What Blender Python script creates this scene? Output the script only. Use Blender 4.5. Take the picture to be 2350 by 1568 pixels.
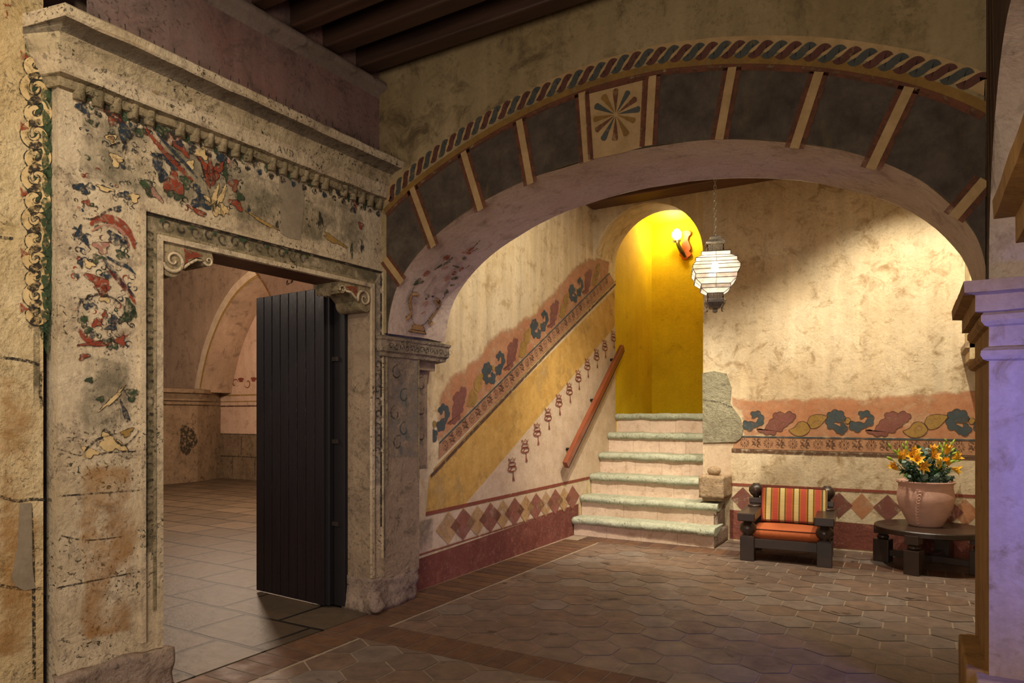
import bpy, bmesh, math, random
from mathutils import Vector, Matrix, noise as mn
random.seed(7)
for o in list(bpy.data.objects): bpy.data.objects.remove(o)
C = bpy.context.scene.collection
# ------------------------------------------------------------------ camera
FPX=1567.; CX=1175.; HY=955.; CH=1.4; TH=math.radians(30.5)
cam=bpy.data.cameras.new('camera'); co=bpy.data.objects.new('camera',cam); C.objects.link(co)
cam.sensor_width=36; cam.lens=FPX/2350*36; cam.shift_y=(HY-784)/2350; cam.clip_start=.05
co.location=(0,0,CH); co.rotation_euler=(math.pi/2,0,TH)
bpy.context.scene.camera=co
# ------------------------------------------------------------------ world, lights, exposure
w=bpy.data.worlds.new('world'); bpy.context.scene.world=w; w.use_nodes=True
bg=w.node_tree.nodes['Background']; bg.inputs[0].default_value=(.66,.58,.52,1); bg.inputs[1].default_value=.30
vs=bpy.context.scene.view_settings; vs.view_transform='Standard'; vs.look='None'; vs.gamma=1; vs.exposure=0.0; vs.use_curve_mapping=False
def light(kind,name,loc,energy,color,target=None,size=.1,spot=60,blend=.5):
    l=bpy.data.lights.new(name,kind); l.energy=energy; l.color=color
    if kind=='AREA': l.size=size
    else: l.shadow_soft_size=size
    if kind=='SPOT': l.spot_size=math.radians(spot); l.spot_blend=blend
    o=bpy.data.objects.new(name,l); C.objects.link(o); o.location=loc
    if target is not None: o.rotation_euler=(Vector(target)-Vector(loc)).to_track_quat('-Z','Y').to_euler()
    return o
# ceiling spots of the stair hall
light('SPOT','ceiling_spot_table',(.0,6.45,3.95),340,(1,.90,.72),(.12,7.55,.9),.03,104,.6)
light('SPOT','ceiling_spot_chair',(-1.1,6.4,3.85),200,(1,.88,.72),(-1.2,7.3,.3),.03,90,.8)
light('SPOT','ceiling_spot_stairs',(-1.9,5.2,3.9),640,(1,.90,.74),(-2.75,7.7,.25),.03,60,.9)
light('SPOT','ceiling_spot_stair_wall',(-1.5,4.9,3.9),240,(1,.90,.70),(-3.46,6.2,1.9),.03,105,.9)
# front hall: spots on the portal and faint wash on the arch
light('SPOT','portal_spot',(-1.5,.1,3.7),225,(1,.90,.72),(-3.35,1.3,2.3),.05,80,.9)
light('SPOT','portal_spot_low',(-1.2,1.6,3.65),85,(1,.86,.70),(-3.3,3.0,.8),.05,100,1)
light('AREA','front_fill',(-.9,-1.4,1.8),98,(1,.87,.77),(-1.2,6,1.6),1.8)  # added fill that lifts the arch and front hall, no real source
light('SPOT','blue_courtyard_light',(1.02,2.85,1.3),125,(.07,.11,1.0),(.40,3.65,1.2),.12,100,.8)
light('AREA','blue_floor_light',(1.0,-.4,1.5),9,(.42,.40,1.0),(.1,3.4,0),.6)
# inner room
light('POINT','inner_room_lamp',(-8.5,6.5,3.3),620,(1,.76,.56),None,.3)
light('POINT','inner_room_lamp_near',(-6.2,2.2,3.2),70,(1,.80,.62),None,.3)
# ------------------------------------------------------------------ unprojection onto planes of the place
FW=Vector((-math.sin(TH),math.cos(TH),0)); RT=Vector((math.cos(TH),math.sin(TH),0)); CAM=Vector((0,0,CH))
def ray(px,py): return FW+RT*((px-CX)/FPX)+Vector((0,0,(HY-py)/FPX))
def flo(px,py,z=0.): d=ray(px,py); return CAM+d*((z-CH)/d.z)
class Plane:
    def __init__(s,p,d,n):
        s.p=Vector((p[0],p[1],0)); s.d=Vector((d[0],d[1],0)).normalized(); s.n=Vector((n[0],n[1],0)).normalized()
        if s.n.dot(CAM-s.p)<0: s.n=-s.n
    def hit(s,px,py):
        d=ray(px,py); return CAM+d*(s.n.dot(s.p-CAM)/s.n.dot(d))
    def uv(s,px,py):
        q=s.hit(px,py); return (s.d.dot(q-s.p),q.z)
    def at(s,u,z,off=0.): return s.p+s.d*u+Vector((0,0,z))+s.n*off
PD=Vector((.03386,.99943,0)); PN=Vector((PD.y,-PD.x,0))
PB=Plane((-3.2955,3.6546),PD,PN)                    # front of the portal's plinths
def shift(pl,o): q=pl.p+pl.n*o; return Plane(q,pl.d,pl.n)
PP=shift(PB,-.035)                                  # portal face
PW=Plane((-3.345,3.775),PD,PN)                      # wall above the cornice
SW=Plane((-3.446,4.4),(-.0,1),(1,0))                # stair side wall
SW=Plane((-3.43,4.43),(-.0096,1),(1,.0096))
BW=Plane((-1.79,7.88),(1,0),(0,-1))                 # back wall of the hall
AW=Plane((-3.29,3.78),(1,0),(0,-1))                 # wall of the great arch
# ------------------------------------------------------------------ node materials
def new_mat(name):
    m=bpy.data.materials.new(name); m.use_nodes=True; nt=m.node_tree; nt.nodes.clear()
    out=nt.nodes.new('ShaderNodeOutputMaterial'); b=nt.nodes.new('ShaderNodeBsdfPrincipled')
    nt.links.new(b.outputs[0],out.inputs[0]); return m,nt,b,out
def nd(nt,t,**k):
    n=nt.nodes.new(t)
    for a,v in k.items(): setattr(n,a,v)
    return n
def tc(nt,scale=(1,1,1)):
    t=nd(nt,'ShaderNodeTexCoord'); m=nd(nt,'ShaderNodeMapping'); m.inputs['Scale'].default_value=scale
    nt.links.new(t.outputs['Object'],m.inputs[0]); return m.outputs[0]
def nz(nt,vec,scale,detail=6,rough=.6,dist=0.):
    n=nd(nt,'ShaderNodeTexNoise'); n.inputs['Scale'].default_value=scale; n.inputs['Detail'].default_value=detail
    n.inputs['Roughness'].default_value=rough; n.inputs['Distortion'].default_value=dist; nt.links.new(vec,n.inputs['Vector']); return n.outputs[0]
def ramp(nt,f,a,b,c0=(0,0,0,1),c1=(1,1,1,1)):
    r=nd(nt,'ShaderNodeValToRGB'); e=r.color_ramp.elements; e[0].position=a; e[1].position=b; e[0].color=c0; e[1].color=c1
    nt.links.new(f,r.inputs[0]); return r.outputs[0]
def mix(nt,f,a,b,mode='MIX'):
    m=nd(nt,'ShaderNodeMixRGB',blend_type=mode)
    for i,v in ((0,f),(1,a),(2,b)):
        if isinstance(v,(int,float)): m.inputs[i].default_value=v
        elif isinstance(v,tuple): m.inputs[i].default_value=v if len(v)==4 else v+(1,)
        else: nt.links.new(v,m.inputs[i])
    return m.outputs[0]
def math_(nt,op,a,b):
    m=nd(nt,'ShaderNodeMath',operation=op)
    for i,v in ((0,a),(1,b)):
        if isinstance(v,(int,float)): m.inputs[i].default_value=v
        else: nt.links.new(v,m.inputs[i])
    return m.outputs[0]
def bump(nt,b,h,strength,dist):
    n=nd(nt,'ShaderNodeBump'); n.inputs['Strength'].default_value=strength; n.inputs['Distance'].default_value=dist
    nt.links.new(h,n.inputs['Height']); nt.links.new(n.outputs[0],b.inputs['Normal'])
def sc(h):  # sRGB hex -> linear
    r=[int(h[i:i+2],16)/255 for i in (0,2,4)]
    return tuple(c/12.92 if c<=.04045 else ((c+.055)/1.055)**2.4 for c in r)+(1,)
def plaster(name,c1,c2,c3,scale=1.4,bs=.5,bd=.02,rough=.85,streak=.35,speck=.0,spcol='2a2018',patch=(.52,.68),zb=1.):
    m,nt,b,_=new_mat(name); v=tc(nt)
    a=nz(nt,v,scale,8,.65,.3); col=mix(nt,ramp(nt,a,.35,.65),sc(c1),sc(c2))
    a2=nz(nt,v,scale*4.1,9,.7,.6); col=mix(nt,ramp(nt,a2,*patch),col,sc(c3))
    if streak:
        s=nz(nt,tc(nt,(7,7,.7)),1.2,6,.6); col=mix(nt,streak,col,ramp(nt,s,.3,.7,(.45,.42,.38,1),(1.25,1.22,1.15,1)),'MULTIPLY')
    g=nz(nt,v,38,5,.7); col=mix(nt,.35,col,ramp(nt,g,.3,.7,(.6,.6,.6,1),(1.15,1.15,1.15,1)),'MULTIPLY')
    if speck:
        p=nz(nt,v,48,4,.65,.6); q=nz(nt,v,4,4,.6); f=math_(nt,'MULTIPLY',ramp(nt,p,.56,.62),ramp(nt,q,.40,.58))
        f=math_(nt,'MULTIPLY',f,speck); col=mix(nt,f,col,sc(spcol))
    nt.links.new(col,b.inputs['Base Color']); b.inputs['Roughness'].default_value=rough; b.inputs['Specular IOR Level'].default_value=.25
    h1=nz(nt,tc(nt,(1,1,zb)),5.5,10,.62,.4); h2=nz(nt,v,45,5,.6)
    bump(nt,b,math_(nt,'ADD',h1,math_(nt,'MULTIPLY',h2,.18)),bs,bd); return m
def paint(name,c,wear=.45,c2=None,ws=26.,soft=.06,var=.3,streak=False,rough=.85,maxa=1.,bs=.35,bd=.012):
    m,nt,b,_=new_mat(name); v=tc(nt); a=nz(nt,v,7,6,.7)
    c2=sc(c2) if c2 else tuple(x*(1-var) for x in sc(c)[:3])+(1,)
    col=mix(nt,ramp(nt,a,.35,.65),sc(c),c2); g=nz(nt,v,38,5,.7); col=mix(nt,.35,col,ramp(nt,g,.3,.7,(.6,.6,.6,1),(1.2,1.2,1.2,1)),'MULTIPLY')
    nt.links.new(col,b.inputs['Base Color']); b.inputs['Roughness'].default_value=rough; b.inputs['Specular IOR Level'].default_value=.25
    if wear>0:
        vv=tc(nt,(1,1,.25)) if streak else v
        f=nz(nt,vv,ws,8,.72,.2); at=nd(nt,'ShaderNodeAttribute',attribute_name='worn_edge'); f=math_(nt,'SUBTRACT',f,math_(nt,'MULTIPLY',at.outputs['Fac'],.5)); al=ramp(nt,f,wear-soft,wear+soft)
        if maxa<1: al=math_(nt,'MULTIPLY',al,maxa)
        nt.links.new(al,b.inputs['Alpha'])
    elif maxa<1: b.inputs['Alpha'].default_value=maxa
    h1=nz(nt,v,5.5,10,.62,.4); h2=nz(nt,v,45,5,.6); bump(nt,b,math_(nt,'ADD',h1,math_(nt,'MULTIPLY',h2,.18)),bs,bd); return m
def simple(name,c,rough=.5,metal=0.,var=.25,scale=12,bs=.15,bd=.004,stretch=(1,1,1),spec=.5,coat=0.):
    m,nt,b,_=new_mat(name); v=tc(nt,stretch); a=nz(nt,v,scale,6,.65,.2); k=sc(c)
    lo=tuple(x*(1-var) for x in k[:3])+(1,); hi=tuple(min(1,x*(1+var)) for x in k[:3])+(1,)
    nt.links.new(ramp(nt,a,.3,.7,lo,hi),b.inputs['Base Color']); b.inputs['Roughness'].default_value=rough; b.inputs['Metallic'].default_value=metal
    b.inputs['Specular IOR Level'].default_value=spec; b.inputs['Coat Weight'].default_value=coat
    if bs: bump(nt,b,nz(nt,v,scale*3,5,.6),bs,bd)
    return m
def emis(name,c,s):
    m,nt,b,_=new_mat(name); b.inputs['Base Color'].default_value=sc(c); b.inputs['Emission Color'].default_value=sc(c)
    a=nz(nt,tc(nt),30,2); nt.links.new(math_(nt,'ADD',math_(nt,'MULTIPLY',a,s*.2),s*.9),b.inputs['Emission Strength']); return m
def tile(name,c1,c2,c3,rough=.5,bs=.3,spots=0.):
    m,nt,b,_=new_mat(name); v=tc(nt); g=nd(nt,'ShaderNodeNewGeometry')
    r=nd(nt,'ShaderNodeValToRGB'); e=r.color_ramp.elements; e[0].color=sc(c1); e[1].color=sc(c2); x=e.new(.5); x.color=sc(c3)
    nt.links.new(g.outputs['Random Per Island'],r.inputs[0]); col=r.outputs[0]
    a=nz(nt,v,9,8,.7,.4); col=mix(nt,.7,col,ramp(nt,a,.3,.7,(.5,.5,.52,1),(1.35,1.3,1.25,1)),'MULTIPLY')
    a=nz(nt,v,1.1,4,.6,.2); col=mix(nt,.45,col,ramp(nt,a,.3,.7,(.6,.6,.62,1),(1.3,1.25,1.2,1)),'MULTIPLY')
    if spots:
        p=nz(nt,v,7,4,.55,.5); q=nz(nt,v,1.3,3,.5); f=math_(nt,'MULTIPLY',ramp(nt,p,.63,.66),ramp(nt,q,.48,.56)); f=math_(nt,'MULTIPLY',f,spots); col=mix(nt,f,col,sc('2a1c12'))
    nt.links.new(col,b.inputs['Base Color']); rr=nz(nt,v,6,5,.6); nt.links.new(ramp(nt,rr,.3,.7,(rough-.12,)*3+(1,),(rough+.15,)*3+(1,)),b.inputs['Roughness'])
    b.inputs['Specular IOR Level'].default_value=.4
    bump(nt,b,nz(nt,v,14,8,.65,.3),bs,.008); return m
M={}
M['cream']=plaster('cream_plaster','d9c6a0','cdb588','b0956a',1.6,.5,.02,streak=.45)
M['cream_rough']=plaster('rough_cream_plaster','dac8a6','c8b08a','a08660',1.5,.55,.03,streak=.3,speck=.35,spcol='7a6444')
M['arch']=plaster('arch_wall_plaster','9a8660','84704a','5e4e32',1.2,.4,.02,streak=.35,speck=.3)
M['soffit']=plaster('arch_soffit_plaster','ccb8a2','bca48e','a08a76',1.5,.7,.03,streak=0,speck=.2)
M['arcade']=plaster('arcade_plaster','5a4430','4a3724','2e2116',2,.5,.02,streak=.6)
M['pink']=plaster('pink_wall_plaster','8d7468','94695c','68564c',1.1,.4,.02,streak=.3,speck=.5)
M['molding']=plaster('grey_moulding_plaster','8b7868','776555','5b4c40',2,.5,.02,streak=0)
M['portal']=plaster('painted_portal_stone','c8b494','af9976','86745e',1.8,.8,.03,streak=.2,speck=1.0,spcol='3e3628')
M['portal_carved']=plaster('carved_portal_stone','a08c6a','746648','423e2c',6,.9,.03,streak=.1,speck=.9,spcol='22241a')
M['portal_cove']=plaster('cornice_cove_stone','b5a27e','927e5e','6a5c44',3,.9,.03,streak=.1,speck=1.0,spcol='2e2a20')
M['cove_shade']=plaster('shaded_cornice_soffit','7c6e58','685c4a','4c4436',3,.9,.03,streak=0,speck=.6)  # shade under the cornice lip painted into the tone, along with grime
M['ashlar']=plaster('weathered_sandstone','cfb98e','b89a68','a58c5c',1.2,.9,.05,streak=0,speck=.6)
M['ashlar_y']=plaster('yellow_wall_plaster','cbb071','bda05e','a88a4a',1.5,.7,.04,streak=.2,speck=.3)
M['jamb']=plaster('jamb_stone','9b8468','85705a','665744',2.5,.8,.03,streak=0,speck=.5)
M['base']=plaster('rough_base_stone','9c8672','85705f','655446',4,.9,.04,streak=0,speck=.6)
M['capital']=plaster('carved_capital_stone','a08d72','6f6350','4a4538',14,1.,.04,streak=0,speck=.6,spcol='221e18')
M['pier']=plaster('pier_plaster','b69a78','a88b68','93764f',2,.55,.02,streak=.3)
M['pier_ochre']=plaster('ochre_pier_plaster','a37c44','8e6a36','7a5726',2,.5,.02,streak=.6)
M['yellow']=plaster('yellow_painted_plaster','e4c414','cca80c','9a7e14',.9,.35,.015,streak=.12,patch=(.58,.8))
M['inner']=plaster('inner_room_plaster','ae9278','9a8068','7c6452',1.1,.5,.03,streak=.2,speck=.2)
M['inner_light']=plaster('inner_lunette_plaster','dcbca4','d0ae94','b89880',1.4,.4,.02,streak=.2,speck=.2)
M['inner_stone']=plaster('inner_pier_stone','8f7a62','796650','52432f',2.5,.7,.03,streak=.2,speck=.6)
M['riser']=plaster('pink_riser_stone','d9bfa6','ccb097','b89a80',3,.4,.01,streak=0)
M['tread']=plaster('green_step_stone','b4b59c','a3a68e','8c8468',6,.9,.02,streak=0,speck=.7,spcol='4a4838')
M['greenstone']=plaster('green_grey_wall_stone','9a9478','888068','746a50',5,1.,.05,streak=0,speck=.4)
M['newel']=plaster('buff_carved_stone','b09878','a08666','84694e',6,1.,.03,streak=0,speck=.5)
M['redbase']=plaster('red_painted_skirting','80493c','6e3b30','8e5a48',2,.6,.03,streak=.2,speck=.3,spcol='b09a80')
M['white']=paint('white_wash','cfb89a',.0,'bda384')
M['yband']=paint('yellow_wash','caa258',.36,'b68c44',3,.12)
M['orange']=paint('orange_wash','c28a62',.38,'b0744e',5,.16,maxa=.8)
M['p_red']=paint('faded_red_paint','7c4034',.40,'6a3430',16,.1)
M['p_redline']=paint('red_line_paint','8e4c38',.36,None,20,.1)
M['p_teal']=paint('teal_paint','4a5252',.38,'3c4444',14,.1)
M['p_ochre']=paint('ochre_paint','a58244',.40,'8c6c36',14,.1)
M['p_maroon']=paint('maroon_paint','85574a',.40,'74463a',14,.1)
M['d_red']=paint('diamond_red','946050',.40,'86523f',12,.12)
M['d_tan']=paint('diamond_tan','b99668',.42,'a98456',10,.12)
M['p_brown']=paint('brown_line_paint','664a36',.42,None,22,.1)
M['p_tan']=paint('tan_paint','b08a58',.38,'9c7648',12,.1)
M['band']=paint('stencil_band_ground','b08460',.34,'9c7050',10,.1)
M['a_dark']=paint('dark_voussoir_paint','3a3027',.28,'564a3c',6,.22,maxa=.94,streak=True)
M['a_red']=paint('arch_red_paint','6c4029',.42,'5a3624',18,.1,maxa=.9)
M['a_ochre']=paint('arch_ochre_paint','8a6830',.38,'7a5828',12,.12,maxa=.9)
M['a_blue']=paint('arch_slate_paint','4c4c44',.36,'40443e',18,.12,maxa=.9)
M['a_rope_red']=paint('arch_rope_red','5e3a2e',.36,None,18,.12,maxa=.95)
M['a_cream']=paint('arch_cream_paint','a98a5c',.25,'96784c',10,.1)
M['o_red']=paint('portal_red_paint','953f28',.47,'7c3522',40,.09)
M['o_pink']=paint('portal_pink_paint','b5806a',.48,None,24,.08)
M['o_blue']=paint('portal_blue_paint','2e3842',.47,'262e36',40,.09)
M['o_green']=paint('portal_green_paint','3c4b2e',.47,'2f3c28',40,.09)
M['o_line']=paint('portal_outline_paint','352e26',.49,None,50,.08)
M['o_cream']=paint('portal_cream_paint','cdb07c',.40,'b99a66',20,.08)
M['o_grey']=paint('grey_mortar_patch','8c7c64',.36,'7c6c56',9,.05)
M['pil_teal']=paint('faded_teal_trace','5e6a62',.50,'6a6a58',30,.1,maxa=.6)
M['pil_wash']=paint('grey_pilaster_wash','8c8070',.48,'7a7466',12,.1,maxa=.6)
M['o_dark']=paint('dark_carved_recess','3b3426',.47,None,18,.06)
M['hole']=simple('dark_gap','1a140e',.9,0,.2,8,0)
M['wood_dark']=simple('dark_furniture_wood','33241a',.38,0,.3,5,.1,.003,(1,1,1),.5,.15)
M['beam']=simple('dark_ceiling_beam','3a2415',.6,0,.45,3,.3,.01,(.4,3,3))
M['beam2']=simple('brown_hall_beam','5a3820',.55,0,.4,3,.3,.01,(.4,3,3))
M['door']=simple('black_brown_door_wood','1c1415',.30,0,.3,9,.5,.006,(3,3,.25))
M['door_edge']=simple('door_edge_wood','120c0a',.6,0,.3,8,.1)
M['rail']=simple('polished_handrail_wood','7e3e24',.35,0,.25,5,.05,.002,(3,.6,.6),.5,.4)
M['metal']=simple('aged_silver_metal','8a8070',.35,.85,.3,40,.1,.001)
M['metal_dark']=simple('dark_solder_metal','2c2824',.5,.6,.2,30,0)
M['chain']=simple('steel_chain','a09684',.3,.9,.2,30,0)
M['terra']=simple('terracotta','c69c88',.7,0,.13,6,.3,.004,(1,1,3))
M['soil']=simple('potting_soil','1e1812',.95,0,.3,30,.6,.02)
M['stem']=simple('green_stem','3f6a22',.5,0,.2,20,0)
M['leaf']=simple('dark_green_leaf','2c4c1c',.4,0,.35,14,.1)
M['euc']=simple('grey_green_eucalyptus','6d8478',.5,0,.3,14,.05)
M['bud']=simple('lily_bud','8fae38',.45,0,.3,18,0)
M['petal']=simple('orange_lily_petal','ffb62a',.45,0,.22,25,.05)
M['anther']=simple('brown_anther','5a2a10',.7,0,.2,20,0)
M['seat']=simple('orange_cushion_fabric','b05a2a',.85,0,.12,60,.3,.002)
M['piping']=simple('cushion_piping','5a2010',.8,0,.2,30,.1)
M['sconce']=simple('amber_sconce_glaze','b4561a',.4,0,.5,10,.2,.004)
M['sconce_dark']=simple('green_bronze_sconce','4d4216',.45,.3,.4,20,.2,.004)
M['nail']=simple('rusty_spike','3a3028',.6,.5,.2,10,0)
def slab_mat(name,c1,c2,cm,bw,rh,mort,rough=.6,off=(0,0,0)):
    m,nt,b,_=new_mat(name); t=nd(nt,'ShaderNodeTexCoord'); mp=nd(nt,'ShaderNodeMapping'); mp.inputs['Location'].default_value=off
    nt.links.new(t.outputs['Object'],mp.inputs[0])
    d=nz(nt,mp.outputs[0],2.2,4,.5); dv=mix(nt,.035,mp.outputs[0],d,'ADD')
    br=nd(nt,'ShaderNodeTexBrick'); br.inputs['Scale'].default_value=1; br.inputs['Brick Width'].default_value=bw; br.inputs['Row Height'].default_value=rh
    br.inputs['Mortar Size'].default_value=mort; br.inputs['Mortar Smooth'].default_value=.3; br.offset=.5
    br.inputs['Color1'].default_value=sc(c1); br.inputs['Color2'].default_value=sc(c2); br.inputs['Mortar'].default_value=sc(cm)
    nt.links.new(dv,br.inputs['Vector']); v=tc(nt)
    col=mix(nt,.6,br.outputs[0],ramp(nt,nz(nt,v,6,8,.7,.4),.3,.7,(.6,.6,.6,1),(1.3,1.25,1.2,1)),'MULTIPLY')
    col=mix(nt,.5,col,ramp(nt,nz(nt,v,.8,5,.6,.4),.3,.7,(.65,.65,.6,1),(1.25,1.2,1.1,1)),'MULTIPLY')
    nt.links.new(col,b.inputs['Base Color']); b.inputs['Roughness'].default_value=rough; b.inputs['Specular IOR Level'].default_value=.35
    h=math_(nt,'ADD',math_(nt,'MULTIPLY',br.outputs[1],-.6),nz(nt,v,12,8,.65,.3)); bump(nt,b,h,.5,.012); return m
M['slab']=slab_mat('inner_stone_slabs','5e5040','4c4032','1a140e',.62,.46,.016,.55)
M['hex']=tile('hexagonal_clay_tiles','6c5c50','786c62','745e4e',.5,.4,.85)
M['brick']=tile('clay_brick_band','644634','583f32','6b4c34',.66,.5,.3)
M['grout']=simple('pale_grout','93806a',.8,0,.25,10,.2)
# ------------------------------------------------------------------ mesh building
class MB:
    def __init__(s): s.w={}; s.v=[]; s.f=[]; s.m=[]; s.mats=[]; s.sm=[]
    def mi(s,m):
        if m not in s.mats: s.mats.append(m)
        return s.mats.index(m)
    def face(s,pts,m,smooth=False):
        k=len(s.v); s.v+= [tuple(p) for p in pts]; s.f.append(tuple(range(k,k+len(pts)))); s.m.append(s.mi(m)); s.sm.append(smooth)
    def mesh(s,vs,fs,m,smooth=False):
        k=len(s.v); s.v+=[tuple(p) for p in vs]; i=s.mi(m)
        for f in fs: s.f.append(tuple(a+k for a in f)); s.m.append(i); s.sm.append(smooth)
    def box(s,lo,hi,m,mat=None):
        x0,y0,z0=lo; x1,y1,z1=hi; v=[Vector(p) for p in ((x0,y0,z0),(x1,y0,z0),(x1,y1,z0),(x0,y1,z0),(x0,y0,z1),(x1,y0,z1),(x1,y1,z1),(x0,y1,z1))]
        if mat: v=[mat@p for p in v]
        s.mesh(v,[(0,3,2,1),(4,5,6,7),(0,1,5,4),(1,2,6,5),(2,3,7,6),(3,0,4,7)],m)
    def pbox(s,pl,u0,u1,z0,z1,o0,o1,m):   # box against a plane: u along it, o out of it
        v=[pl.at(u,z,o) for o in (o0,o1) for (u,z) in ((u0,z0),(u1,z0),(u1,z1),(u0,z1))]
        s.mesh(v,[(0,1,2,3),(7,6,5,4),(0,4,5,1),(1,5,6,2),(2,6,7,3),(3,7,4,0)],m)
    def grid(s,rows,m,smooth=True,closed=False):
        n=len(rows[0]); vs=[p for r in rows for p in r]; fs=[]
        for i in range(len(rows)-1):
            for j in range(n if closed else n-1):
                a=i*n+j; b=i*n+(j+1)%n; fs.append((a,b,b+n,a+n))
        s.mesh(vs,fs,m,smooth)
    def lathe(s,prof,m,c=(0,0,0),seg=32,mat=None,cap=True,smooth=True):
        rows=[]
        for r,z in prof:
            row=[Vector((c[0]+r*math.cos(2*math.pi*j/seg),c[1]+r*math.sin(2*math.pi*j/seg),c[2]+z)) for j in range(seg)]
            rows.append([mat@p for p in row] if mat else row)
        s.grid(rows,m,smooth,True)
        if cap:
            if prof[0][0]>1e-4: s.face(list(reversed(rows[0])),m)
            if prof[-1][0]>1e-4: s.face(rows[-1],m)
    def tube(s,pts,r,m,seg=8,cap=True):
        pts=[Vector(p) for p in pts]; rows=[]; up=Vector((0,0,1)); n0=None
        for i,p in enumerate(pts):
            d=(pts[min(i+1,len(pts)-1)]-pts[max(i-1,0)]).normalized()
            if n0 is None: n0=d.cross(up if abs(d.z)<.95 else Vector((1,0,0))).normalized()
            n0=(n0-d*n0.dot(d)).normalized(); b=d.cross(n0); rr=r[i] if isinstance(r,(list,tuple)) else r
            rows.append([p+(n0*math.cos(2*math.pi*j/seg)+b*math.sin(2*math.pi*j/seg))*rr for j in range(seg)])
        s.grid(rows,m,True,True)
        if cap: s.face(list(reversed(rows[0])),m); s.face(rows[-1],m)
    def bar(s,a,b,w,m):
        a=Vector(a); b=Vector(b); d=(b-a); L=d.length; q=d.to_track_quat('Z','Y').to_matrix().to_4x4(); q.translation=a
        s.box((-w/2,-w/2,0),(w/2,w/2,L),m,q)
    # ---- paint on a plane
    def pp(s,pl,pts,m,lay=1): s.face([pl.hit(*p)+pl.n*(.0016*lay) for p in pts],m)      # traced outline
    def pu(s,pl,pts,m,lay=1): s.face([pl.at(u,z,.0016*lay) for u,z in pts],m)
    def ps(s,pl,pts,m,lay=1,w_=.08,px=True):   # painted patch whose edge wears away irregularly
        q=[pl.uv(*p) for p in pts] if px else list(pts); n=len(q); A=sum(q[i][0]*q[(i+1)%n][1]-q[(i+1)%n][0]*q[i][1] for i in range(n)); sg=1 if A>0 else -1
        N=[]
        for i in range(n):
            a,b=q[i-1],q[(i+1)%n]; dx,dz=b[0]-a[0],b[1]-a[1]; l=math.hypot(dx,dz) or 1; N.append((-dz/l*sg,dx/l*sg))
        inn=[(p[0]+k[0]*w_*.5,p[1]+k[1]*w_*.5) for p,k in zip(q,N)]; out=[(p[0]-k[0]*w_*.5,p[1]-k[1]*w_*.5) for p,k in zip(q,N)]
        b0=len(s.v); s.mesh([pl.at(u,z,.0016*lay) for u,z in out+inn],[(i,(i+1)%n,(i+1)%n+n,i+n) for i in range(n)]+[tuple(range(n,2*n))],m)
        for i in range(n): s.w[b0+i]=1.
    def rib(s,pl,pts,w,m,lay=2,px=True,taper=False):
        q=[pl.uv(*p) for p in pts] if px else list(pts)
        L=[];R=[]; n=len(q)
        for i,p in enumerate(q):
            a=q[max(i-1,0)]; b=q[min(i+1,n-1)]; dx=b[0]-a[0]; dz=b[1]-a[1]; l=math.hypot(dx,dz) or 1; ww=w/2*(1 if not taper else max(.12,math.sin(math.pi*(.08+.84*i/(n-1)))))
            L.append((p[0]-dz/l*ww,p[1]+dx/l*ww)); R.append((p[0]+dz/l*ww,p[1]-dx/l*ww))
        k=[pl.at(u,z,.0016*lay) for a in zip(L,R) for (u,z) in a]
        s.mesh(k,[(2*i,2*i+1,2*i+3,2*i+2) for i in range(n-1)],m)
    def blob(s,pl,c,a,b,rot,m,lay=2,wob=.15,n=18,lobes=0,outline=None,ow=.006,seed=None,px=False):
        if px: c=pl.uv(*c)
        rd=random.Random(seed if seed is not None else hash((round(c[0],3),round(c[1],3)))); ph=rd.random()*6
        P=[]
        for i in range(n):
            t=2*math.pi*i/n; k=1+wob*math.sin(3*t+ph)+wob*.5*math.sin(5*t+2*ph)+(.16*abs(math.sin(lobes*t/2+ph)) if lobes else 0)
            x=a*math.cos(t)*k; y=b*math.sin(t)*k
            P.append((c[0]+x*math.cos(rot)-y*math.sin(rot),c[1]+x*math.sin(rot)+y*math.cos(rot)))
        s.pu(pl,P,m,lay)
        if outline: s.rib(pl,P+P[:2],ow,outline,lay+1,False)
    def build(s,name,parent=None,bevel=0,**pr):
        me=bpy.data.meshes.new(name); me.from_pydata(s.v,[],s.f)
        for m in s.mats: me.materials.append(M[m])
        for i,p in enumerate(me.polygons): p.material_index=s.m[i]; p.use_smooth=s.sm[i]
        if s.w:
            at=me.attributes.new('worn_edge','FLOAT','POINT')
            for i,x in s.w.items(): at.data[i].value=x
        me.update(); o=bpy.data.objects.new(name,me); C.objects.link(o)
        if any(s.sm) or bevel:
            bm=bmesh.new(); bm.from_mesh(me); bmesh.ops.remove_doubles(bm,verts=bm.verts,dist=1e-5); bm.to_mesh(me); bm.free()
        if bevel:
            b=o.modifiers.new('bevel','BEVEL'); b.width=bevel; b.segments=2; b.limit_method='ANGLE'; b.angle_limit=math.radians(40)
        if parent:
            o.parent=parent
            if parent.type=='EMPTY': o.matrix_parent_inverse=parent.matrix_basis.inverted()
        for k,v in pr.items(): o[k]=v
        return o
def thing(name,label,cat,loc,group=None,**k):
    o=bpy.data.objects.new(name,None); C.objects.link(o); o.location=loc; o['label']=label; o['category']=cat
    if group: o['group']=group
    for a,b in k.items(): o[a]=b
    return o
def struct(mb,name,label,cat='wall',**k): return mb.build(name,None,label=label,category=cat,kind='structure',**k)
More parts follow.
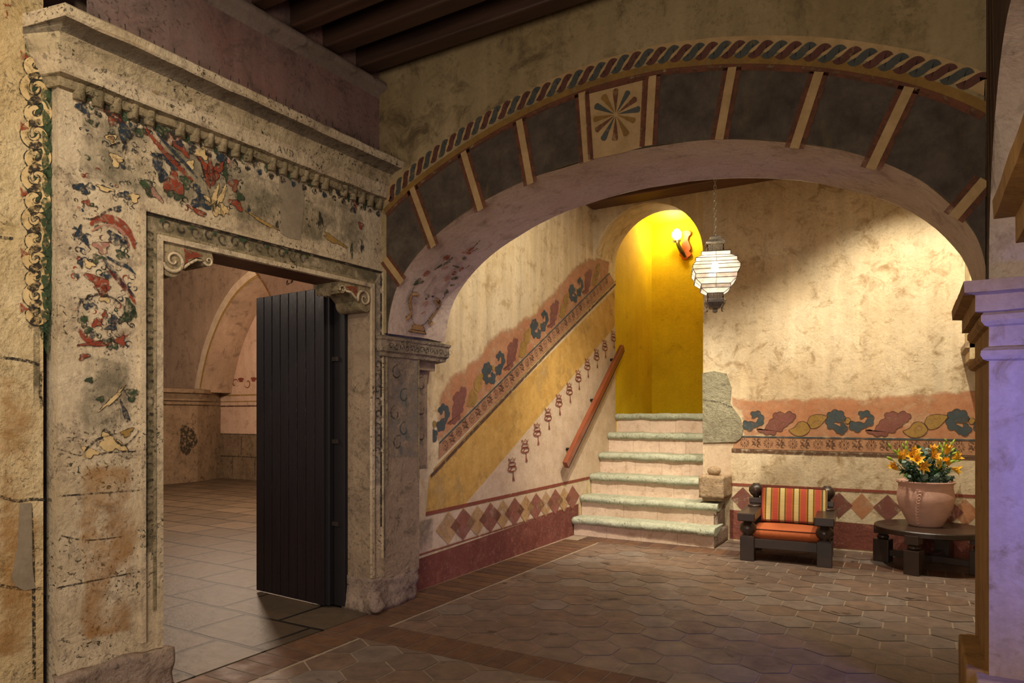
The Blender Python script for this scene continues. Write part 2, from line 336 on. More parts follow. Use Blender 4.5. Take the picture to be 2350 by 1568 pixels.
def rough_box(mb,lo,hi,m,amp=.02,n=10,seed=0,fs=6.,mat=None,smooth=True,taper=None):
    x0,y0,z0=lo; x1,y1,z1=hi; L=(x1-x0,y1-y0,z1-z0); mx=max(L); nn=[max(2,int(n*l/mx)) for l in L]
    def disp(p):
        q=Vector(p); t=(q.z-z0)/(z1-z0)
        if taper: cx,cy=(x0+x1)/2,(y0+y1)/2; k=taper(t); q.x=cx+(q.x-cx)*k; q.y=cy+(q.y-cy)*k
        e=mn.noise_vector(q*fs+Vector((seed,seed*2,0)))*amp+mn.noise_vector(q*fs*3+Vector((seed,0,5)))*amp*.4
        q=q+e
        if p[2]<=z0+1e-6: q.z=z0
        return mat@q if mat else q
    for ax in range(3):
        a,b=[i for i in range(3) if i!=ax]
        for side in (0,1):
            rows=[]
            for i in range(nn[a]+1):
                row=[]
                for j in range(nn[b]+1):
                    p=[0,0,0]; p[ax]=(lo,hi)[side][ax]; p[a]=lo[a]+L[a]*i/nn[a]; p[b]=lo[b]+L[b]*j/nn[b]; row.append(disp(p))
                rows.append(row)
            flip=(side==1)^(ax==1)
            if not flip: rows=[list(reversed(r)) for r in rows]
            # orient outward
            mb.grid(rows,m,smooth)
def zs(x0,y0,s,pts): return [(x0+p[0]/s,y0+p[1]/s) for p in pts]
def arc(c,r,a0,a1,n=14,ry=None):
    ry=ry or r; return [(c[0]+r*math.cos(math.radians(a0+(a1-a0)*i/n)),c[1]+ry*math.sin(math.radians(a0+(a1-a0)*i/n))) for i in range(n+1)]
def spiral(c,r0,r1,a0,a1,n=22): return [(c[0]+(r0+(r1-r0)*i/n)*math.cos(math.radians(a0+(a1-a0)*i/n)),c[1]+(r0+(r1-r0)*i/n)*math.sin(math.radians(a0+(a1-a0)*i/n))) for i in range(n+1)]
def lerp(a,b,t): return (a[0]+(b[0]-a[0])*t,a[1]+(b[1]-a[1])*t)
def smooth_curve(pts,n=60):   # Catmull-Rom through points
    P=[pts[0]]+list(pts)+[pts[-1]]; out=[]; k=len(pts)-1
    for i in range(n+1):
        t=i/n*k; j=min(int(t),k-1); f=t-j; a,b,c,d=P[j],P[j+1],P[j+2],P[j+3]
        out.append(tuple(.5*((2*b[q])+(-a[q]+c[q])*f+(2*a[q]-5*b[q]+4*c[q]-d[q])*f*f+(-a[q]+3*b[q]-3*c[q]+d[q])*f**3) for q in (0,1)))
    return out
# ================================================================== SETTING
# ---- floors
def clip_poly(P,a,b,c):   # keep a*x+b*y<=c
    out=[]
    for i in range(len(P)):
        p,q=P[i],P[(i+1)%len(P)]; dp=a*p[0]+b*p[1]-c; dq=a*q[0]+b*q[1]-c
        if dp<=0: out.append(p)
        if dp*dq<0: t=dp/(dp-dq); out.append((p[0]+(q[0]-p[0])*t,p[1]+(q[1]-p[1])*t))
    return out
fl=MB(); fl.mesh([(-3.6,-3,-.003),(2.6,-3,-.003),(2.6,8.2,-.003),(-3.6,8.2,-.003)],[(0,1,2,3)],'grout')
XL,XR,YB=-3.32,1.6,7.9
def tiles_in(x0,x1,y0,y1,kind,r=.155,axis='x'):
    rd=random.Random(int(y0*100+x0*10))
    if kind=='hex':
        dx=r*math.sqrt(3); dy=1.5*r; j=0; y=y0-r
        while y<y1+r:
            x=x0-dx+(dx/2 if j%2 else 0)
            while x<x1+dx:
                P=[(x+(r-.006)*math.cos(math.radians(60*k+30)),y+(r-.006)*math.sin(math.radians(60*k+30))) for k in range(6)]
                for (a,b,c) in ((1,0,x1),(-1,0,-x0),(0,1,y1),(0,-1,-y0)): P=clip_poly(P,a,b,c) if P else P
                if P and len(P)>2: h=rd.uniform(-.0015,.0015); fl.face([(p[0],p[1],h) for p in P],'hex')
                x+=dx
            y+=dy; j+=1
    else:
        if axis=='x':
            x=x0
            while x<x1-.02: fl.face([(x+.004,y0+.004,0),(min(x+.135,x1)-.004,y0+.004,0),(min(x+.135,x1)-.004,y1-.004,0),(x+.004,y1-.004,0)],'brick'); x+=.135
        else:
            y=y0
            while y<y1-.02: fl.face([(x0+.004,y+.004,0),(x1-.004,y+.004,0),(x1-.004,min(y+.135,y1)-.004,0),(x0+.004,min(y+.135,y1)-.004,0)],'brick'); y+=.135
YA,YC=3.22,3.50
tiles_in(XL+.32,XR,-.5,YA,'hex'); tiles_in(XL,XR,YA,YC,'b'); tiles_in(XL+.32,XR,YC,7.0,'hex'); tiles_in(XL+.05,XR,7.0,7.28,'b')
tiles_in(-1.8,XR,7.28,7.9,'hex'); tiles_in(XL,XL+.3,-.5,YA,'b',axis='y'); tiles_in(XL-.1,XL+.3,YC,7.0,'b',axis='y')
struct(fl,'floor','worn hexagonal clay tile floor with brick bands between the arches','floor')
f2=MB(); f2.mesh([(-17,-2,.004),(-3.335,-2,.004),(-3.325,3.05,.004),(-3.32,3.62,.004),(-3.5,4.2,.004),(-3.5,12,.004),(-17,12,.004)],[(0,1,2,3,4,5,6)],'slab')
f2.mesh([(-3.335,-2,-.02),(-3.335,-2,.004),(-3.32,3.62,.004),(-3.32,3.62,-.02)],[(0,1,2,3)],'slab')
struct(f2,'floor','large worn stone slab floor seen through the open doorway','floor')
# ---- portal wall (left)
uL=PP.uv(133,700)[0]; uR=.13+0; dl=PP.uv(370,1000)[0]; dr=PP.uv(849,1000)[0]; zl=2.31
wp=MB(); T=.24
def quad(pl,u0,u1,z0,z1,m,off=0.): wp.face([pl.at(u0,z0,off),pl.at(u1,z0,off),pl.at(u1,z1,off),pl.at(u0,z1,off)],m)
quad(PP,uL,dl,0,2.98,'portal'); quad(PP,dl,dr,zl,2.98,'portal'); quad(PP,dr,.14,0,2.98,'portal')
wp.face([PP.at(uL,0),PP.at(uL,2.98),PP.at(uL,2.98,-.3),PP.at(uL,0,-.3)],'portal')
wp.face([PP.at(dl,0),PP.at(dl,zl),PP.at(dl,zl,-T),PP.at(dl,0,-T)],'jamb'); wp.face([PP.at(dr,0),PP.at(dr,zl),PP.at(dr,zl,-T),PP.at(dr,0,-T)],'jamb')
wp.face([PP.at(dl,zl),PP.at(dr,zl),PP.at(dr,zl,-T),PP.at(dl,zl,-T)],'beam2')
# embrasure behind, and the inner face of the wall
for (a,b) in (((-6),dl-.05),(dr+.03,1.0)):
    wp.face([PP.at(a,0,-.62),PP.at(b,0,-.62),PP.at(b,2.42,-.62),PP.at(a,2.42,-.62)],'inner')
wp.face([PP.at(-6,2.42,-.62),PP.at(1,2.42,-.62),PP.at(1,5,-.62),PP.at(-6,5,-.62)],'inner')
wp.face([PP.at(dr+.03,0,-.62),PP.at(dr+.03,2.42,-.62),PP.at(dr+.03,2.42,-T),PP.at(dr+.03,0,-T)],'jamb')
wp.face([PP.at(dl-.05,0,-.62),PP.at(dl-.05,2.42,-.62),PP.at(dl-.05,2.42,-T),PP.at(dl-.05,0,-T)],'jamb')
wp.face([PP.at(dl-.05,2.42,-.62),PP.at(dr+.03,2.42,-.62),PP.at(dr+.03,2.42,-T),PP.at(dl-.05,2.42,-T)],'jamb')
# painted foliage, traced blobs and strokes
def Z1(pts): return zs(0,0,1.96,pts)
def Z3(pts): return zs(350,0,2.6133,pts)
def Z2(pts): return zs(0,768,1.96,pts)
def sz(pl,p,k=1): # pixel size in metres at that spot
    a=pl.hit(*p); return (a-CAM).dot(FW)/FPX*k*1.16
def blobs(mb,pl,conv,scl,lst,cm,out='o_line',lay=2,wob=.30):
    for (x,y,a,b,rot,cc) in lst:
        p=conv([(x,y)])[0]; s_=sz(pl,p)/scl
        mb.blob(pl,p,a*s_,b*s_,math.radians(rot),cm[cc],lay,wob,16,0,out,.0035,px=True,seed=int(x*7+y))
CM={'r':'o_red','b':'o_blue','g':'o_green','p':'o_pink','c':'o_cream','k':'o_dark','o':'p_ochre','y':'o_grey','t':'p_tan'}
blobs(wp,PP,Z1,1.96,[(400,410,22,30,0,'b'),(380,490,11,30,20,'b'),(398,455,20,14,-20,'r'),(405,548,9,9,0,'g'),(472,450,26,16,15,'b'),
 (540,470,16,12,0,'b'),(515,522,36,16,-15,'r'),(500,545,14,22,30,'r'),(556,590,22,44,10,'b'),(610,535,26,14,-30,'g'),(628,595,26,16,30,'g'),(500,625,20,18,0,'c'),(500,625,12,11,0,'r'),
 (715,525,20,14,0,'b'),(785,550,22,14,-20,'b'),(640,495,22,12,0,'b'),(690,560,26,10,-20,'g'),(735,592,27,24,0,'g'),(772,622,42,22,25,'p'),(812,668,38,16,-30,'r'),(856,648,14,34,0,'b'),(815,605,40,12,-35,'g'),
 (748,712,56,15,0,'b'),(712,750,18,50,10,'b'),(735,795,18,26,-30,'b'),(778,742,24,20,0,'b'),(780,828,40,40,10,'r'),(835,818,22,26,0,'g'),(660,842,20,34,20,'g'),(692,872,36,16,-30,'p'),
 (760,868,18,14,0,'g'),(800,885,22,12,20,'g'),(855,740,16,18,0,'c'),(905,690,26,22,0,'c'),(945,765,16,46,5,'r'),(915,745,38,14,-50,'r'),(980,758,36,14,40,'r'),(930,800,12,34,20,'r'),(965,800,12,34,-20,'r'),
 (985,665,15,15,0,'r'),(990,706,22,18,0,'b'),(1012,770,9,44,5,'g'),(1030,720,10,34,0,'p'),(1050,832,20,24,0,'r'),(1076,885,16,20,0,'g'),(1060,920,34,16,-20,'r'),(905,912,42,26,10,'b'),(888,862,12,34,20,'b'),
 (965,890,12,50,-10,'c'),(995,880,10,50,-25,'c'),(940,905,24,16,0,'c'),(975,948,22,22,0,'c'),(1005,945,18,22,0,'c'),(885,950,40,10,-15,'r'),(560,880,26,14,0,'b'),(600,890,20,18,0,'c'),(520,720,22,26,0,'c'),(545,735,12,20,30,'b'),(470,850,30,10,0,'c'),
 # left jamb field
 (362,848,28,16,-15,'b'),(402,840,20,12,20,'b'),(388,912,16,10,0,'r'),(520,940,24,10,20,'b'),(380,1075,12,20,0,'b'),(350,1050,10,30,-20,'b'),(520,1075,34,22,-15,'b'),(558,1092,18,18,0,'b'),(545,1148,24,16,0,'g'),(455,1112,28,24,0,'p'),
 (440,1165,26,16,20,'g'),(440,1270,46,24,-30,'r'),(460,1305,26,24,10,'r'),(400,1190,20,14,0,'c'),(480,1235,22,14,30,'b'),(400,1372,24,18,0,'b'),(372,1445,16,22,0,'g'),(392,1482,16,14,0,'g'),(432,1455,20,14,30,'r'),(470,1415,10,14,0,'r'),
 (512,1440,24,16,0,'b'),(500,1472,22,12,20,'b'),(580,1385,22,30,0,'g'),(560,1432,26,16,30,'g'),(598,1410,12,22,0,'g'),(480,1540,22,14,0,'g'),(540,1535,20,20,0,'r'),(415,1505,14,14,0,'b'),(360,1180,10,14,0,'b'),(345,1240,10,10,0,'b'),(470,1345,20,14,0,'c')],CM)
blobs(wp,PP,Z2,1.96,[(420,42,50,9,8,'r'),(375,100,22,10,30,'r'),(505,45,18,22,0,'g'),(400,205,14,10,0,'g'),(590,270,22,26,0,'g'),(450,290,14,10,0,'g'),(505,290,60,9,45,'c'),(560,350,9,40,20,'b'),(500,490,52,30,-25,'c'),(400,530,30,20,-20,'c'),(570,440,24,14,30,'o')],CM)
blobs(wp,PP,Z3,2.6133,[(1180,1160,20,36,0,'b'),(1212,1212,14,42,5,'r'),(1232,1170,18,40,10,'g'),(1200,1262,20,14,0,'b'),(1255,1480,12,28,0,'b'),(1246,1352,18,18,0,'r'),(1192,1500,8,40,0,'g'),(1085,1440,75,16,-12,'o'),(1005,1330,16,40,0,'k'),
 (590,945,12,18,0,'k'),(640,970,10,18,0,'k'),(690,985,14,12,0,'k'),(960,1060,22,12,0,'b'),(1110,1160,22,9,-30,'b'),(660,1330,90,9,-14,'o'),(575,1255,8,16,0,'b'),(745,1350,8,18,0,'k'),(1040,1085,14,12,0,'b'),(1270,1215,18,36,0,'g')],CM)
wp.pp(PP,Z3([(755,1020),(840,1040),(908,1062),(905,1250),(885,1440),(820,1430),(772,1405),(760,1200)]),'o_grey',2)
rdm=random.Random(5)
for (x0_,y0_,x1_,y1_,n_) in ((345,400,1120,560,60),(640,560,1100,950,70),(345,560,620,860,34),(330,860,606,1560,90),(1120,520,1700,800,22)):
    for k in range(n_):
        x,y=rdm.uniform(x0_,x1_),rdm.uniform(y0_,y1_)
        if y<270+x*.30 and x>330: y=270+x*.30+rdm.uniform(10,90)
        if x>620 and y>880+(x-620)*.29: continue
        r_=rdm.uniform(7,17); a=rdm.uniform(0,360); sg=rdm.choice((-1,1)); m=rdm.choice(('o_line','o_line','o_line','o_green','o_blue','o_red','k'))
        p=Z1([(x,y)])[0]; s_=sz(PP,p)/1.96; c=PP.uv(*p)
        if m=='k' : wp.blob(PP,c,r_*.6*s_,r_*.4*s_,a,rdm.choice(('o_green','o_pink','o_blue')),1)
        else: wp.rib(PP,spiral(c,r_*s_,r_*s_*.25,a,a+sg*rdm.uniform(160,420),14),.006+.004*rdm.random(),m,1,False,True)
S1=[([(650,575),(700,640),(770,720),(830,780),(868,815)],.030,'o_red'),([(682,570),(730,632),(800,705),(855,765),(885,800)],.022,'o_blue'),
 ([(405,1012),(440,985),(490,985),(545,1010),(585,1060),(605,1120)],.045,'o_red'),([(410,1040),(470,1015),(530,1030),(565,1070),(580,1120)],.02,'o_pink'),
 ([(462,1165),(510,1230),(560,1290),(605,1340)],.03,'o_blue'),([(480,1210),(530,1260),(580,1320),(608,1370)],.028,'o_red'),([(470,1150),(520,1180),(570,1200),(608,1235)],.02,'o_blue'),
 ([(350,1440),(352,1370),(390,1335),(450,1325),(510,1345),(560,1380)],.014,'o_line'),([(355,1475),(375,1515),(430,1545),(500,1548)],.03,'o_red'),
 ([(370,980),(420,985),(480,950),(520,930)],.012,'o_line'),([(620,545),(600,600),(565,640),(545,690)],.014,'o_line'),([(860,690),(900,730),(935,860),(960,950)],.010,'o_line'),([(480,660),(560,640),(560,700)],.01,'o_line'),([(330,1020),(370,1060),(400,1110)],.02,'o_blue')]
for pts,wd,m in S1: wp.rib(PP,smooth_curve(Z1(pts),24),wd,m,3,True,True)
for pts in ([(370,540),(400,500),(440,470),(520,445)],[(455,440),(480,430),(550,500),(620,440)]): wp.rib(PP,smooth_curve(Z2(pts),20),.012,'o_line',3,True,True)
M['stain_y']=paint('ochre_stain','b07c38',.50,'a06c30',3.5,.12,maxa=.55); M['stain_d']=paint('grey_green_grime','5e5844',.50,'4c4a38',5,.12,maxa=.5)
wp.ps(PP,[(175,1060),(310,1060),(330,1200),(310,1450),(180,1480),(160,1200)],'stain_y',1,.12); wp.ps(PP,[(170,800),(310,820),(315,960),(250,1030),(170,1000)],'stain_d',1,.12)
wp.ps(PP,[(uL+.08,2.5),(-.1,2.5),(.05,2.7),(-.1,2.88),(uL+.1,2.88)],'stain_d',1,.12,False)
# masonry joints
for a,b in ((( (650,560),(874,622) )),(((130,1139),(330,1125))),(((128,1350),(330,1310)))): wp.rib(PP,[a,b],.008,'o_line',1)
for pts in ([(135,1030),(180,1045),(240,1040),(330,1035)],[(140,1230),(200,1240),(280,1232)]): wp.rib(PP,smooth_curve(pts,16),.006,'o_line',1)
struct(wp,'wall_left','old stone wall around the doorway with faded red, blue and green painted scrollwork','wall')
# ---- left-most ashlar wall, upper wall, roll moulding
wl=MB(); PLw=shift(PP,-.06); uE=uL-.035
for z0,z1 in ((0,4.3),): wl.face([PLw.at(-6.5,z0),PLw.at(uE,z0),PLw.at(uE,z1),PLw.at(-6.5,z1)],'ashlar')
wl.face([PLw.at(uE,0),PLw.at(uE,3.0),PLw.at(uE,3.0,-.2),PLw.at(uE,0,-.2)],'hole'); wl.face([PLw.at(uE,0,-.12),PLw.at(uL+.02,0,-.12),PLw.at(uL+.02,3,-.12),PLw.at(uE,3,-.12)],'hole')
wl.pp(PLw,[(56,70),(118,160),(118,640),(112,830),(92,770),(78,640),(84,520),(76,400),(80,240),(58,130)],'o_green',1)
yy=120; k=0
while yy<700:
    h=60-.028*yy; c=(80,yy+h*.5); sg=1 if k%2==0 else -1
    pts=spiral((c[0]+2,c[1]),h*.60,h*.14,-100*sg+(0 if sg>0 else 180),-100*sg+(0 if sg>0 else 180)+sg*400,30)
    wl.rib(PLw,pts,.058,'o_line',2,True,True); wl.rib(PLw,pts,.047,'o_cream',3,True,True)
    wl.rib(PLw,spiral((c[0],c[1]),h*.36,h*.05,200,200+sg*420,18),.008,'o_line',4,True,True)
    if k%3==0: wl.pp(PLw,[(45,yy-4),(66,yy+12),(46,yy+18)],'o_red',4)
    wl.blob(PLw,(106,yy+h*.9),.02,.05,.2,'o_green',4,px=True); wl.blob(PLw,(78,yy+h),.035,.018,.8,'o_line',4,px=True); yy+=h*.99; k+=1
for pts in ([(0,1140),(40,1150),(75,1146),(118,1148)],[(0,820),(60,828),(90,838)],[(0,1344),(50,1352),(100,1350)],[(0,545),(30,548)],[(70,1160),(76,1300),(78,1560)],[(95,850),(92,900),(98,940)]): wl.rib(PLw,smooth_curve(pts,18),.014,'o_line',1)
wl.ps(PLw,[(-30,860),(60,850),(100,900),(104,1300),(90,1500),(-30,1520)],'stain_y',1,.14); wl.ps(PLw,[(60,620),(104,640),(104,960),(65,940)],'stain_d',1,.1)
wl.pp(PLw,[(44,1155),(72,1155),(74,1300),(80,1350),(56,1356),(34,1345),(26,1325),(40,1250)],'o_grey',2)
for pts in ([(7,8),(13,14),(11,9),(18,15),(17,10),(23,14)],[(15,27),(16,34),(13,42)]): wl.rib(PLw,pts,.006,'o_red',2)
struct(wl,'wall_left','weathered sandstone block wall with a strip of painted green scrolls left of the doorway','wall')
wu=MB(); wu.face([PW.at(uE+.05,3.0),PW.at(.2,3.0),PW.at(.2,4.4),PW.at(uE+.05,4.4)],'pink')
wu.face([PW.at(-6.5,4.29,.02),PW.at(.2,4.29,.02),PW.at(.2,5,.02),PW.at(-6.5,5,.02)],'pink')
struct(wu,'wall_left','dusky pink plaster wall between the stone cornice and the ceiling beams','wall')
mo=MB(); prof=[(0,3.70),(.012,3.715),(.02,3.735),(.055,3.742),(.078,3.765),(.075,3.79),(.05,3.805),(0,3.81)]
mo.grid([[PW.at(u,z,o) for o,z in prof] for u in [-5+5.05*i/20 for i in range(21)]],'molding'); struct(mo,'trim_1','rounded plaster moulding running under the ends of the ceiling beams','moulding')
# ---- portal cornice with mitred return
cn=MB(); prof=[(0,2.915),(.022,2.92),(.03,2.935),(.034,2.955),(.062,2.965),(.068,2.975),(.068,3.035),(.078,3.05),(.082,3.072),(.088,3.10),(.105,3.125),(.135,3.145),(.15,3.15),(.195,3.155),(.205,3.165),(.21,3.20),(.19,3.215),(0,3.25)]
uc=PP.uv(142,140)[0]
def jit(p,a=.006): return p+mn.noise_vector(p*7)*a
ue=[shift(PP,o).uv(137+14*max(0,o-.08)/.12,60)[0] for o,z in prof]; uw=PLw.uv(84,60)[0]
rows=[[jit(PP.at(uw-.06+.10*max(0,(3.1-z))/.2,z,-.07)) for o,z in prof],[jit(PP.at(e_,z,o)) for e_,(o,z) in zip(ue,prof)]]
for i in range(1,61): rows.append([jit(PP.at(e_+(.14-e_)*i/60,z,o)) for e_,(o,z) in zip(ue,prof)])
for a_,b_,m_ in ((0,5,'portal_carved'),(4,8,'portal'),(7,11,'portal_cove'),(10,14,'cove_shade'),(13,17,'portal')): cn.grid([r[a_:b_] for r in rows],m_,False)  # darker cove bands carry the lip's shadow in their colour
nt_=25
for i in range(nt_):
    u=uc+.03+(.13-uc-.03)*(i+.5)/nt_
    if i%7==5: continue
    rr=[[PP.at(u-.026,2.885,0),PP.at(u-.026,2.95,0)]]
    for a in range(7):
        t=math.pi*a/6; rr.append([PP.at(u-.026*math.cos(t),2.885,.008+.02*math.sin(t)),PP.at(u-.026*math.cos(t),2.955,.012+.032*math.sin(t))])
    cn.grid(rr,'portal_carved',True); cn.face([r[0] for r in rr],'portal_carved')
PF=shift(PP,.0695)
for i in range(nt_):
    u=uc+.03+(.13-uc-.03)*(i+.5)/nt_+.05
    cn.blob(shift(PP,.002),(u,2.90),.022,.035,0,'o_dark' if i%2 else 'o_green',1); cn.blob(shift(PP,.002),(u-.05,2.855),.02,.02,.4,'o_blue' if i%3==0 else 'o_line',1)
for x,y,a,b,c in ((160,118,8,3,'o_red'),(180,130,9,3,'o_red'),(235,150,6,5,'o_red'),(255,155,7,3,'o_red'),(205,140,8,3,'o_pink'),(290,172,7,3,'o_pink'),(352,207,10,4,'p_ochre'),(470,255,8,3,'o_line')): 
    s_=sz(PF,(x,y)); cn.blob(PF,(x,y),a*s_,b*s_,-.35,c,1,px=True)
def glyph(mb,pl,strokes,u0,z0,h,m,w_=.006):
    for st in strokes: mb.rib(pl,[(u0+x*h,z0+y*h) for x,y in st],w_,m,2,False)
GA=[[(0,0),(.35,1),(.7,0)],[(.15,.35),(.55,.35)]]; GV=[[(0,1),(.35,0),(.7,1)]]; GD=[[(.05,0),(.05,1),(.4,.9),(.6,.5),(.4,.1),(.05,0)]]
u0=PF.uv(636,330)[0]
for g,dx in ((GA,0),(GV,.045),(GD,.09)): glyph(cn,PF,g,u0+dx,2.985,.042,'o_line')
u0=PF.uv(462,257)[0]
for g,dx in (([[(.05,.5),(.2,.9),(.5,.9),(.6,.5),(.5,.1),(.2,.1),(.05,.5)]],0),([[(.1,1),(.1,0),(.5,0)]],.04)): glyph(cn,PF,g,u0+dx,2.985,.035,'o_line')
PCv=shift(PP,.115)
struct(cn,'trim_2','projecting stone cornice with carved edge above the painted doorway','cornice')
for i in range(34):
    u=uc+.02+(.1-uc)*i/34+random.uniform(-.012,.012); h=random.uniform(.03,.055); b=MB(); p=PP.at(u,3.21,.17)
    b.tube([p,p+Vector((random.uniform(-.006,.006),random.uniform(-.006,.006),h))],.0022,'nail',5)
    o=b.build('bird_spike'); o['label']='thin rusty spike standing on top of the stone cornice'; o['category']='spike'; o['group']='spikes along the top of the cornice'
# ---- door surround (architrave) as carved frames
ar=MB(); uo=PP.uv(329,475)[0]; ur=PP.uv(877,700)[0]; zo=2.445
def frame(u0,u1,z1,wd,o0,o1,m,zb0=0.,zb1=0.):
    ar.pbox(PP,u0,u0+wd,zb0,z1,o0,o1,m); ar.pbox(PP,u1-wd,u1,zb1,z1,o0,o1,m); ar.pbox(PP,u0+wd,u1-wd,z1-wd,z1,o0,o1,m)
frame(uo-.02,ur+.012,zo+.02,.022,-.001,.022,'portal',.25,.37); frame(uo,ur-.008,zo-.002,.012,-.001,.008,'o_dark',.6,.6)
frame(dl-.028,dr+.028,zl+.030,.028,-.001,.020,'portal',.2,.25); frame(dl-.045,dr+.045,zl+.047,.014,-.001,.010,'portal_carved',.4,.4)
PA=shift(PP,.004); wA=(dl-.045-uo)
M['arch_dirt']=paint('dirty_carved_ground','6b5f42',.42,'5a5238',14,.16,maxa=.7)
ar.pu(PP,[(uo+.01,.7),(dl-.045,.7),(dl-.045,zl+.05),(uo+.01,zo-.01)],'arch_dirt',1); ar.pu(PP,[(uo+.01,zo-.01),(dl-.045,zl+.05),(dr+.045,zl+.05),(ur-.02,zo-.01)],'arch_dirt',1); ar.pu(PP,[(dr+.05,.9),(ur-.02,.9),(ur-.02,zo-.02),(dr+.05,zl+.05)],'pil_wash',1)
def scroll_strip(p0,p1,n,m1='o_line',m2='o_green'):
    for i in range(n):
        t=(i+.5)/n; c=lerp(p0,p1,t); L=math.hypot(p1[0]-p0[0],p1[1]-p0[1])/n; s=1 if i%2 else -1
        r=min(L*.48,.045); a=math.degrees(math.atan2(p1[1]-p0[1],p1[0]-p0[0]))
        ar.rib(PA,spiral(c,r,r*.2,a,a+s*420,18),.008+.004*(i%2),m1,2,False,True)
        if i%3!=1: ar.blob(PA,(c[0]+r*.7*s,c[1]+r*.5),.018,.010,a/57+.6,m2,3)
um=(uo+dl-.03)/2; zm=(zl+.045+zo)/2
scroll_strip((um,2.36),(um,.75),19); scroll_strip((um+.05,zm),(-.55,zm),12); scroll_strip(((dr+ur)/2+.012,1.9),((dr+ur)/2+.012,1.1),9,'o_line','o_line')
struct(ar,'trim_3','carved stone frame around the doorway with painted scroll border','door frame')
# inner raised panel moulding on the pilaster side
# ---- scroll brackets under the lintel
def bracket(u,s,label):
    t=thing('scroll_bracket',label,'bracket',tuple(PP.at(u,zl)))
    b=MB(); P=[(0,0),(0,-.15)]+[(.045+.062*math.cos(math.radians(a)),-.115+.062*math.sin(math.radians(a))) for a in range(215,371,15)]
    P+=[(.15,-.075),(.19,-.045),(.225,-.045),(.25,-.075),(.275,-.078),(.292,-.058),(.295,-.035),(.285,0)]
    F_=[PP.at(u+s*x,zl+z,.004) for x,z in P]; B_=[PP.at(u+s*x,zl+z,-T+.01) for x,z in P]; n=len(P)
    b.mesh(F_+B_,[tuple(range(n)),tuple(reversed(range(n,2*n)))]+[(i,i+n,(i+1)%n+n,(i+1)%n) for i in range(n)],'portal_carved'); bb_=b.build('bracket_body',t)
    pl=shift(PP,.004)
    v=MB(); c=(u+s*.062,zl-.088); c2=(u+s*.262,zl-.052)
    for cc,r,tt in ((c,.066,520),(c2,.030,400)):
        pts=spiral(cc,r,r*.12,200,200+s*tt,44); v.tube([pl.at(x,z,.006) for x,z in pts],[.011*(.4+.6*(1-i/44))*(r/.066)**.5 for i in range(45)],'portal',7)
    v.tube([pl.at(u+s*x,zl+z,.004) for x,z in ((.115,-.118),(.15,-.088),(.19,-.06),(.235,-.058))],.008,'portal',7); v.build('volute',bb_)
    q=MB(); q.pu(pl,[(u+s*x,zl+z) for x,z in ((.12,-.012),(.20,-.02),(.235,-.03),(.20,-.045),(.155,-.06),(.13,-.095))],'o_red',1); q.build('painted_panel',bb_)
    if s<0:
        l=MB(); l.lathe([(.0,-.02),(.03,-.01),(.035,.02),(.02,.05),(0,.055)],'portal_carved',tuple(PP.at(u+s*.27,zl-.075,-.14)),12); l.build('carved_bud',bb_)
bracket(dl+.002,1,'carved scroll bracket with red paint under the lintel, at the left jamb'); bracket(dr-.002,-1,'carved scroll bracket above the open door leaf, at the right jamb')
# ---- plinths
def plinth(u0,u1,h,o0,o1,seed,label,foot=False):
    t=thing('plinth',label,'plinth',tuple(PP.at((u0+u1)/2,0)))
    b=MB(); Mx=Matrix(((PP.d.x,PP.n.x,0,PP.p.x),(PP.d.y,PP.n.y,0,PP.p.y),(0,0,1,0),(0,0,0,1)))
    rough_box(b,(u0,o0,0),(u1,o1,h),'base',.035,22,seed,5,Mx,True); b.build('block',t)
    if foot:
        f=MB(); c=PP.at(u0+.02,0,.045); rows=[]
        for i in range(15):
            a=math.pi*i/14; row=[]
            for j in range(18):
                d=Vector((math.sin(a)*math.cos(j*math.pi/9)*.055,math.sin(a)*math.sin(j*math.pi/9)*.06,.085-math.cos(a)*.085)); q=c+d; row.append(q+mn.noise_vector(q*16)*.03)
            rows.append(row)
        f.grid(rows,'base',True,True); f.build('carved_foot',t)
plinth(-2.02,dl+.035,.20,-.02,.05,3,'chipped rough stone plinth at the foot of the left door jamb')
plinth(-.015,.49,.235,-.26,.03,9,'worn stone plinth with a carved foot at the right door jamb',True)
# ---- pilaster carrying the left end of the great arch
up0=PP.uv(880,1000)[0]; up1=PP.uv(957,1000)[0]
t=thing('pilaster','carved stone pilaster under the left end of the great arch','pilaster',tuple(PP.at(.3,0)))
b=MB(); b.pbox(PP,up0-.02,up1,.22,1.86,-.3,.022,'jamb'); b.pbox(PP,up1,.70,.98,1.84,-.3,-.045,'jamb')
PQ=shift(PP,.0222)
b.pu(PQ,[(up0+.015,1.10),(up1-.005,1.08),(up1-.005,1.84),(up0+.015,1.84)],'pil_wash',1)
for u in (up0+.01,up1-.012): b.pbox(PP,u-.006,u+.006,.9,1.84,.02,.030,'portal_carved')
for (x,y,a,c) in ((.12,1.72,80,'o_line'),(.2,1.55,60,'p_teal'),(.1,1.42,90,'o_line'),(.2,1.3,70,'p_teal'),(.13,1.2,60,'o_line')):
    cc=(up0+x,y); b.rib(PQ,spiral(cc,.06,.02,a,a+330,20),.012,c,2,False,True); b.blob(PQ,(cc[0]+.03,cc[1]-.05),.025,.035,.3,'pil_teal',2); b.blob(PQ,(cc[0]-.01,cc[1]+.01),.02,.03,.3,'pil_wash',3)
PR=shift(PP,-.045)
for y in (1.65,1.45,1.25): b.rib(PR,spiral((up1+.11,y),.06,.02,80,400,20),.012,'o_line',1,False,True); b.blob(PR,(up1+.11,y-.06),.02,.03,.3,'pil_teal',1)
b.build('shaft',t)
